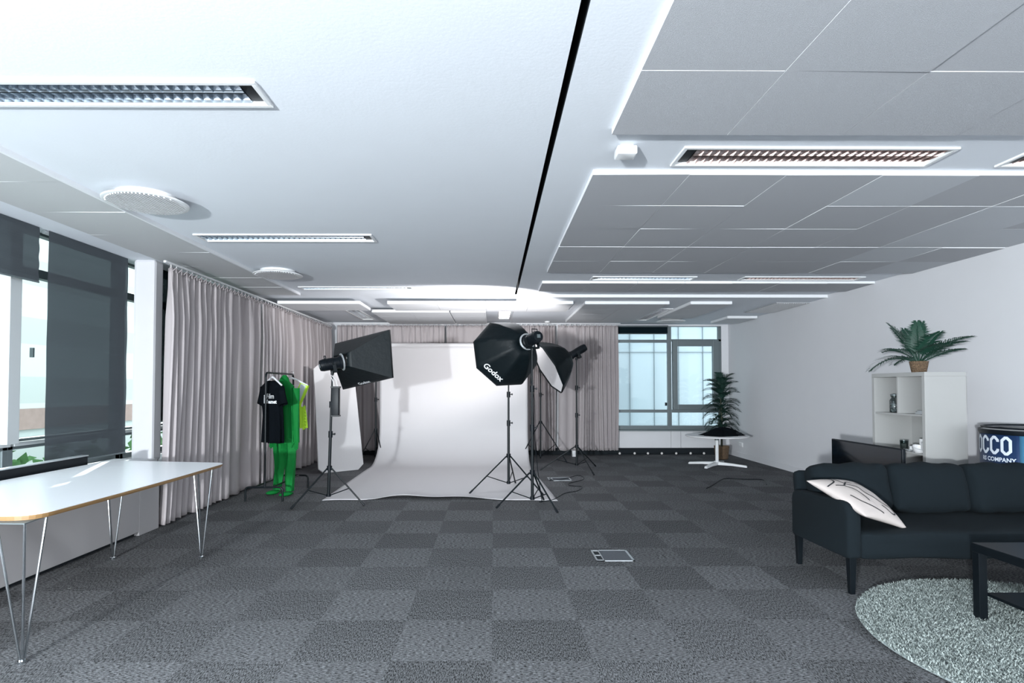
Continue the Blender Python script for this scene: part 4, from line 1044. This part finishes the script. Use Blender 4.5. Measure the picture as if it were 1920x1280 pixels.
o = mb.build('bead_garland', M_steel, origin=(3.95, 5.36, hz[1])); tag(o, 'string of small silvery beads lying on the middle shelf', 'garland', kind='stuff')
mb = MB(); mb.tube([(4.27, 5.30, hz[0]-.02), (4.265, 5.31, .95), (4.27, 5.30, .80)], .004, 6); o = mb.build('hanging_cord', M_black, origin=(4.27, 5.3, .8)); tag(o, 'dark cord hanging inside the middle compartment of the shelf', 'cable')
# palm on shelf
t = thing('potted_palm', 'spreading green palm in a woven basket on top of the white shelf', 'plant', (4.12, 5.49, SH))
mb = MB(); mb.lathe([(.055, 0), (.06, .004), (.079, .112), (.072, .112), (.066, .095), (.01, .095)], n=28); mb.build('basket', M_wicker, t, smooth=True)
mb = MB(); mb.lathe([(.01, .097), (.068, .097)], n=20); mb.build('soil', M_soil, t)
specs = [(-.25, .95, .60, .52, 1.35), (-.1, .95, .95, .44, 1.1), (-.3, .7, 1.5, .38, .5), (.1, .5, 1.3, .38, .9), (.0, -.15, 1.6, .34, .6), (-.2, -.7, 1.0, .42, .9), (.0, -1, .80, .50, .8), (-.3, -.95, .62, .52, .7), (.2, -.7, .75, .48, .9), (.1, .9, .55, .36, 1.1), (-.35, -.35, 1.2, .40, .9), (-.3, .35, 1.2, .42, .9), (.15, -.95, .45, .40, .4)]
for dx, dy, el, ln, dr in specs:
    mb = MB(); frond(mb, (.01*dx, .01*dy, .09), (dx*.8, dy, el*.95), ln*1.12, dr*.9, 26, .15, .0062, vshape=.35); mb.build('frond', M_leaf, t)

SHELF_THINGS = [o for o in C.objects if o.parent is None and o not in before]
for o in SHELF_THINGS: o.location.x -= .04

# ------------------------------------------------------------------ television
t = thing('television', 'black flat-screen television on the floor between the sofa and the white shelf', 'television', (3.5, 5.40, 0))
mb = MB(); mb.rbox(3.485, 3.515, 4.90, 5.93, .29, .825, .006); mb.build('bezel', M_black, t, world=True, smooth=True)
mb = MB(); mb.box(3.4825, 3.4855, 4.912, 5.918, .305, .814); mb.build('screen', mat('glossy_screen', (.003, .006, .010), .06), t, world=True)
mb = MB(); mb.box(3.515, 3.55, 5.1, 5.66, .35, .65); mb.build('rear_housing', M_black, t, world=True, bevel=.01)
mb = MB(); mb.box(3.42, 3.60, 5.15, 5.60, 0, .02); mb.box(3.49, 3.53, 5.32, 5.44, .02, .30); mb.build('stand', M_black, t, world=True, bevel=.003)

# ------------------------------------------------------------------ promo counter
bc = (4.378, 4.602); br = .366
t = thing('promotional_counter', 'curved navy and blue printed display counter with pale lettering behind the sofa', 'display counter', (*bc, 0))
def cyl_pt(ang, z, r_=br): return Vector((r_*math.cos(ang), r_*math.sin(ang), z))
def band(a0, a1, z0, z1, r_, m, name):
    mb = MB(); n = 40
    for i in range(n+1):
        a = a0+(a1-a0)*i/n; mb.v += [cyl_pt(a, z0, r_), cyl_pt(a, z1, r_)]
    mb.f = [(2*i, 2*i+2, 2*i+3, 2*i+1) for i in range(n)]; mb.m = [0]*n
    return mb.build(name, m, t, smooth=True, solid=.004)
A_split = R(209)
band(R(60), A_split, .04, .99, br, M_navy, 'printed_wrap')
band(A_split, R(360+60), .04, .99, br, M_sky, 'printed_wrap')
mb = MB(); rings = []
for z, r_ in ((.975, br+.006), (.995, br+.012), (1.012, br+.012), (1.012, br-.0)): rings.append([cyl_pt(2*PI*i/64, z, r_) for i in range(64)])
mb.loft(rings, cap=False)
mb.tube([cyl_pt(2*PI*i/64, 1.028, br-.012) for i in range(65)], .008, 6); mb.build('top_rim', M_black, t, smooth=True)
rings = [[cyl_pt(2*PI*i/64, z, br-.004) for i in range(64)] for z in (1.0, 1.008)]
mb = MB(); mb.loft(rings); mb.build('counter_top', M_kallax, t)
mb = MB(); rings = [[cyl_pt(2*PI*i/64, z, br+.004) for i in range(64)] for z in (0, .04)]; mb.loft(rings); mb.build('base_plate', M_black, t)
def bw(cx, cz):  # wrap x (arc metres) to the surface, increasing to the viewer's right
    return lambda a, b: cyl_pt(R(181.3)+(cx+a)/br, cz+b, br+.005)
mb = MB()
def letter(ch, cx, cz, w_, h_, st):
    c = .28*w_; x0, x1, y0, y1 = -w_/2+st/2, w_/2-st/2, -h_/2+st/2, h_/2-st/2
    if ch == 'O': path = [(x0+c, y0), (x1-c, y0), (x1, y0+c), (x1, y1-c), (x1-c, y1), (x0+c, y1), (x0, y1-c), (x0, y0+c)]; V_, F_ = ribbon(path, st, True)
    else: path = [(x1, y1-.24*h_), (x1, y1-c), (x1-c, y1), (x0+c, y1), (x0, y1-c), (x0, y0+c), (x0+c, y0), (x1-c, y0), (x1, y0+c), (x1, y0+.24*h_)]; V_, F_ = ribbon(path, st)
    f = bw(cx, cz); mb.add([f(v.x, v.y) for v in V_], F_)
for ch, cx in (('O', -.1826), ('C', -.0913), ('C', 0), ('O', .0913)): letter(ch, cx, .890, .080, .148, .022)
mb.build('lettering', M_bannerw, t, fix=False)
text_mesh('RS COMPANY', .046, bw(.012, .777), bold=.0012).build('lettering', M_bannerw, t, fix=False)
text_mesh('USA & CO', .085, bw(.02, .685), bold=.002).build('lettering', M_bannerw, t, fix=False)

# ------------------------------------------------------------------ sofa
t = thing('sofa', 'dark charcoal three-seat sofa with slim legs at the right', 'sofa', (3.3, 4.1, 0))
def soft_slab(x0, x1, y0, y1, z0, z1, r_, name, m=M_sofa, M=None, puff=0.0, seed=0):
    NX, NY, NZ = 14, 8, 8; mb = MB()
    def S(u, v, w_):   # cube -> superellipsoid-ish box
        p = Vector((u, v, w_)); hx, hy, hz_ = (x1-x0)/2, (y1-y0)/2, (z1-z0)/2
        q = Vector((p.x*hx, p.y*hy, p.z*hz_)); inner = Vector((max(-hx+r_, min(hx-r_, q.x)), max(-hy+r_, min(hy-r_, q.y)), max(-hz_+r_, min(hz_-r_, q.z))))
        d = q-inner
        if d.length > 1e-6: q = inner+d.normalized()*min(r_, max(abs(d.x), abs(d.y), abs(d.z)))
        e = puff*(1-u*u)*(1-w_*w_)
        q.y += (v)*e; q.z += w_*puff*.35*(1-u*u)*(.7+.3*math.sin(4*u+seed))+.006*math.sin(9*u+seed)*abs(w_)
        q.y += .005*math.sin(7*u+seed*2+5*w_)
        out = Vector(((x0+x1)/2, (y0+y1)/2, (z0+z1)/2))+q
        return M @ out if M else out
    def face(fn, A, B):
        def g(i, n): s_ = -1+2*i/n; return math.copysign(1-(1-abs(s_))**1.6, s_)
        vs = [S(*fn(g(i, A), g(j, B))) for j in range(B+1) for i in range(A+1)]
        mb.add(vs, [(j*(A+1)+i, j*(A+1)+i+1, (j+1)*(A+1)+i+1, (j+1)*(A+1)+i) for j in range(B) for i in range(A)])
    face(lambda a, b: (a, -1, b), NX, NZ); face(lambda a, b: (a, 1, b), NX, NZ); face(lambda a, b: (a, b, 1), NX, NY); face(lambda a, b: (a, b, -1), NX, NY); face(lambda a, b: (-1, a, b), NY, NZ); face(lambda a, b: (1, a, b), NY, NZ)
    import bmesh
    o = mb.build(name, m, t, world=True)
    bm = bmesh.new(); bm.from_mesh(o.data); bmesh.ops.remove_doubles(bm, verts=bm.verts, dist=.0008); bmesh.ops.recalc_face_normals(bm, faces=bm.faces); bm.to_mesh(o.data); bm.free()
    for p in o.data.polygons: p.use_smooth = True
    return o
SXA, SXB = 2.345, 4.25
soft_slab(SXA+.05, SXB-.05, 3.76, 4.46, .225, .405, .035, 'seat_cushion', puff=.006)
# arms: rounded silhouette plate
def arm(x0, x1):
    def prof(ins): 
        return rounded([(3.755+ins, .232+ins*.3), (4.47-ins, .222+ins*.3), (4.47-ins, .565-ins), (3.755+ins, .605-ins)], [.03, .03, .07, .11])
    mb = MB(); rings = []
    for xx, ins in ((x0, .018), (x0+.006, .006), (x0+.018, 0), (x1-.018, 0), (x1-.006, .006), (x1, .018)):
        rings.append([Vector((xx, a, b)) for a, b in prof(ins)])
    mb.loft(rings); mb.build('armrest', M_sofa, t, world=True, smooth=True)
arm(SXA-.04, SXA+.055); arm(SXB-.055, SXB+.04)
Mb = Matrix.Translation((0, 4.52, .25)) @ Matrix.Rotation(R(-10), 4, 'X') @ Matrix.Translation((0, -4.52, -.25))
soft_slab(SXA+.03, SXB-.03, 4.44, 4.53, .23, .70, .04, 'back_frame', M=Mb)
bw_ = (SXB-SXA-.14)/3
Mc = Matrix.Translation((0, 4.4, .40)) @ Matrix.Rotation(R(-14), 4, 'X') @ Matrix.Translation((0, -4.4, -.40))
for k in range(3):
    soft_slab(SXA+.07+bw_*k+.002, SXA+.07+bw_*(k+1)-.002, 4.27, 4.45, .40, .755, .06, 'back_cushion', M=Mc, puff=.045, seed=k*2.1)
for xx, yy in ((SXA+.0, 3.79), (SXA+.0, 4.435), (SXB, 3.79), (SXB, 4.435)):
    mb = MB(); mb.loft([[Vector((xx+a*.016, yy+b*.016, 0)) for a, b in ((-1, -1), (1, -1), (1, 1), (-1, 1))], [Vector((xx+a*.023, yy+b*.023, .24)) for a, b in ((-1, -1), (1, -1), (1, 1), (-1, 1))]])
    mb.build('leg', M_lack, t, world=True, bevel=.002)
# throw pillow with line drawing
t = thing('throw_pillow', 'cream throw pillow with black line drawing leaning over the left sofa arm', 'pillow', (2.52, 3.97, .585))
D1 = Vector((.84, -.34, -.44)).normalized(); D2 = Vector((.12, .90, .30)); D2 = (D2-D1*D2.dot(D1)).normalized(); Nn = D1.cross(D2).normalized()
if Nn.z < 0: Nn = -Nn
U = (D1+D2).normalized(); Vv = (D1-D2).normalized(); HS = .235
def pil(u, v, s=1, off=0):
    th = .062*max(0, (1-u*u))**.42*max(0, (1-v*v))**.42
    pin = 1-.06*(1-u*u) if abs(v) > abs(u) else 1
    wr = .004*math.sin(9*u+4*v)*math.sin(7*v-2*u)*(1-u*u)*(1-v*v)
    k1 = 1-.07*(1-v*v)*0; uu = u*(1-.05*(1-v*v)); vv = v*(1-.05*(1-u*u))
    bend = -.05*(((u+v)/2)**2)
    return U*uu*HS+Vv*vv*HS+Nn*(s*(th+wr+off)+bend)
N = 26; mb = MB()
for s in (1, -1):
    g = lambda i: math.sin(PI/2*(-1+2*i/N))
    mb.add([pil(g(i), g(j), s) for j in range(N+1) for i in range(N+1)], [(j*(N+1)+i, j*(N+1)+i+1, (j+1)*(N+1)+i+1, (j+1)*(N+1)+i) for j in range(N) for i in range(N)])
mb.build('pillow_cover', M_pillow, t, smooth=True)
mb = MB()
def stroke(pts, wd=.042):
    p3 = smooth_path([Vector((a, b, 0)) for a, b in pts], 6); V_, F_ = ribbon([(q.x, q.y) for q in p3], wd); mb.add([pil(max(-.985, min(.985, v.x)), max(-.985, min(.985, v.y)), 1, .0025) for v in V_], F_)
stroke([(-.30, -.95), (-.35, -.5), (-.1, -.15), (-.05, .2), (.25, .45), (.55, .55), (.6, .75), (.35, .8), (.1, .6)])
stroke([(-.95, -.4), (-.6, -.55), (-.45, -.8), (-.7, -.95)]); stroke([(-.75, -.35), (-.5, -.3), (-.2, -.5), (.0, -.45)]); stroke([(-.5, -.3), (-.3, .1), (-.35, .5)])
stroke([(.25, -.55), (.5, -.35), (.7, .05), (.9, .2)]); stroke([(-.8, .2), (-.6, .6), (-.1, .9)])
mb.build('line_drawing', M_ink, t, fix=False)

# ------------------------------------------------------------------ rug
RC = (3.08, 2.95); RR = 1.045
t = thing('round_rug', 'round pale grey-green shaggy rug under the black coffee table', 'rug', (RC[0], RC[1], 0))
mb = MB(); mb.lathe([(.02, .002), (RR-.02, .002), (RR, .008), (RR-.01, .014), (.02, .014)], n=72); mb.build('rug_base', M_rugbase, t)
NT = 76000
ang = rng.uniform(0, 2*PI, NT); rad = RR*np.sqrt(rng.uniform(0, 1, NT)); bx = rad*np.cos(ang); by = rad*np.sin(ang)
keep = ((bx+RC[0])/(by+RC[1]) < .98); bx = bx[keep]; by = by[keep]; NT = len(bx)
ta = rng.uniform(0, 2*PI, NT); tl = rng.uniform(.004, .020, NT); hh = rng.uniform(.020, .040, NT); wd = rng.uniform(.0022, .0042, NT); fa = rng.uniform(0, 2*PI, NT)
v0 = np.stack([bx-wd*np.cos(fa), by-wd*np.sin(fa), np.full(NT, .01)], 1); v1 = np.stack([bx+wd*np.cos(fa), by+wd*np.sin(fa), np.full(NT, .01)], 1)
mx_ = bx+tl*.4*np.cos(ta); my_ = by+tl*.4*np.sin(ta)
v2 = np.stack([mx_+wd*np.cos(fa), my_+wd*np.sin(fa), hh*.7], 1); v3 = np.stack([mx_-wd*np.cos(fa), my_-wd*np.sin(fa), hh*.7], 1)
v4 = np.stack([bx+tl*np.cos(ta), by+tl*np.sin(ta), hh], 1)
V_ = np.stack([v0, v1, v2, v3, v4], 1).reshape(-1, 3)
me = bpy.data.meshes.new('pile'); idx = np.arange(NT)*5
quads = np.stack([idx, idx+1, idx+2, idx+3], 1).tolist(); tris = np.stack([idx+3, idx+2, idx+4], 1).tolist()
me.from_pydata(V_.tolist(), [], quads+tris)
def rug_mat():
    m = bpy.data.materials.new('shaggy_pile'); m.use_nodes = True; n, l = nt(m); b = n['Principled BSDF']; b.inputs['Roughness'].default_value = .9
    tc = n.new('ShaderNodeTexCoord'); t_ = n.new('ShaderNodeTexNoise'); t_.inputs['Scale'].default_value = 120; t_.inputs['Detail'].default_value = 2; l.new(tc.outputs['Object'], t_.inputs['Vector'])
    cr = n.new('ShaderNodeValToRGB'); cr.color_ramp.elements[0].position = .40; cr.color_ramp.elements[0].color = (.085, .105, .10, 1); cr.color_ramp.elements[1].position = .58; cr.color_ramp.elements[1].color = (.36, .405, .39, 1)
    l.new(t_.outputs['Fac'], cr.inputs[0]); l.new(cr.outputs[0], b.inputs['Base Color']); return m
me.materials.append(rug_mat()); o = bpy.data.objects.new('pile', me); C.objects.link(o); o.parent = t; o['kind'] = 'stuff'

# ------------------------------------------------------------------ coffee table
t = thing('coffee_table', 'low black square-legged coffee table with lower shelf standing on the round rug', 'coffee table', (3.26, 3.09, 0))
TX0, TX1, TY0, TY1 = 2.775, 3.67, 2.80, 3.35; zf = .03
mb = MB(); mb.box(TX0, TX1, TY0, TY1, .40, .45); mb.build('tabletop', M_lack, t, world=True, bevel=.003)
for a, b in ((TX0, TY0), (TX0, TY1-.05), (TX1-.05, TY0), (TX1-.05, TY1-.05)):
    mb = MB(); mb.box(a+.002, a+.05, b+.002, b+.048, .015, .40); mb.build('leg', M_lack, t, world=True, bevel=.002)
mb = MB(); mb.box(TX0+.052, TX1-.052, TY0+.03, TY1-.03, .155, .172); mb.build('lower_shelf', M_lack, t, world=True, bevel=.002)
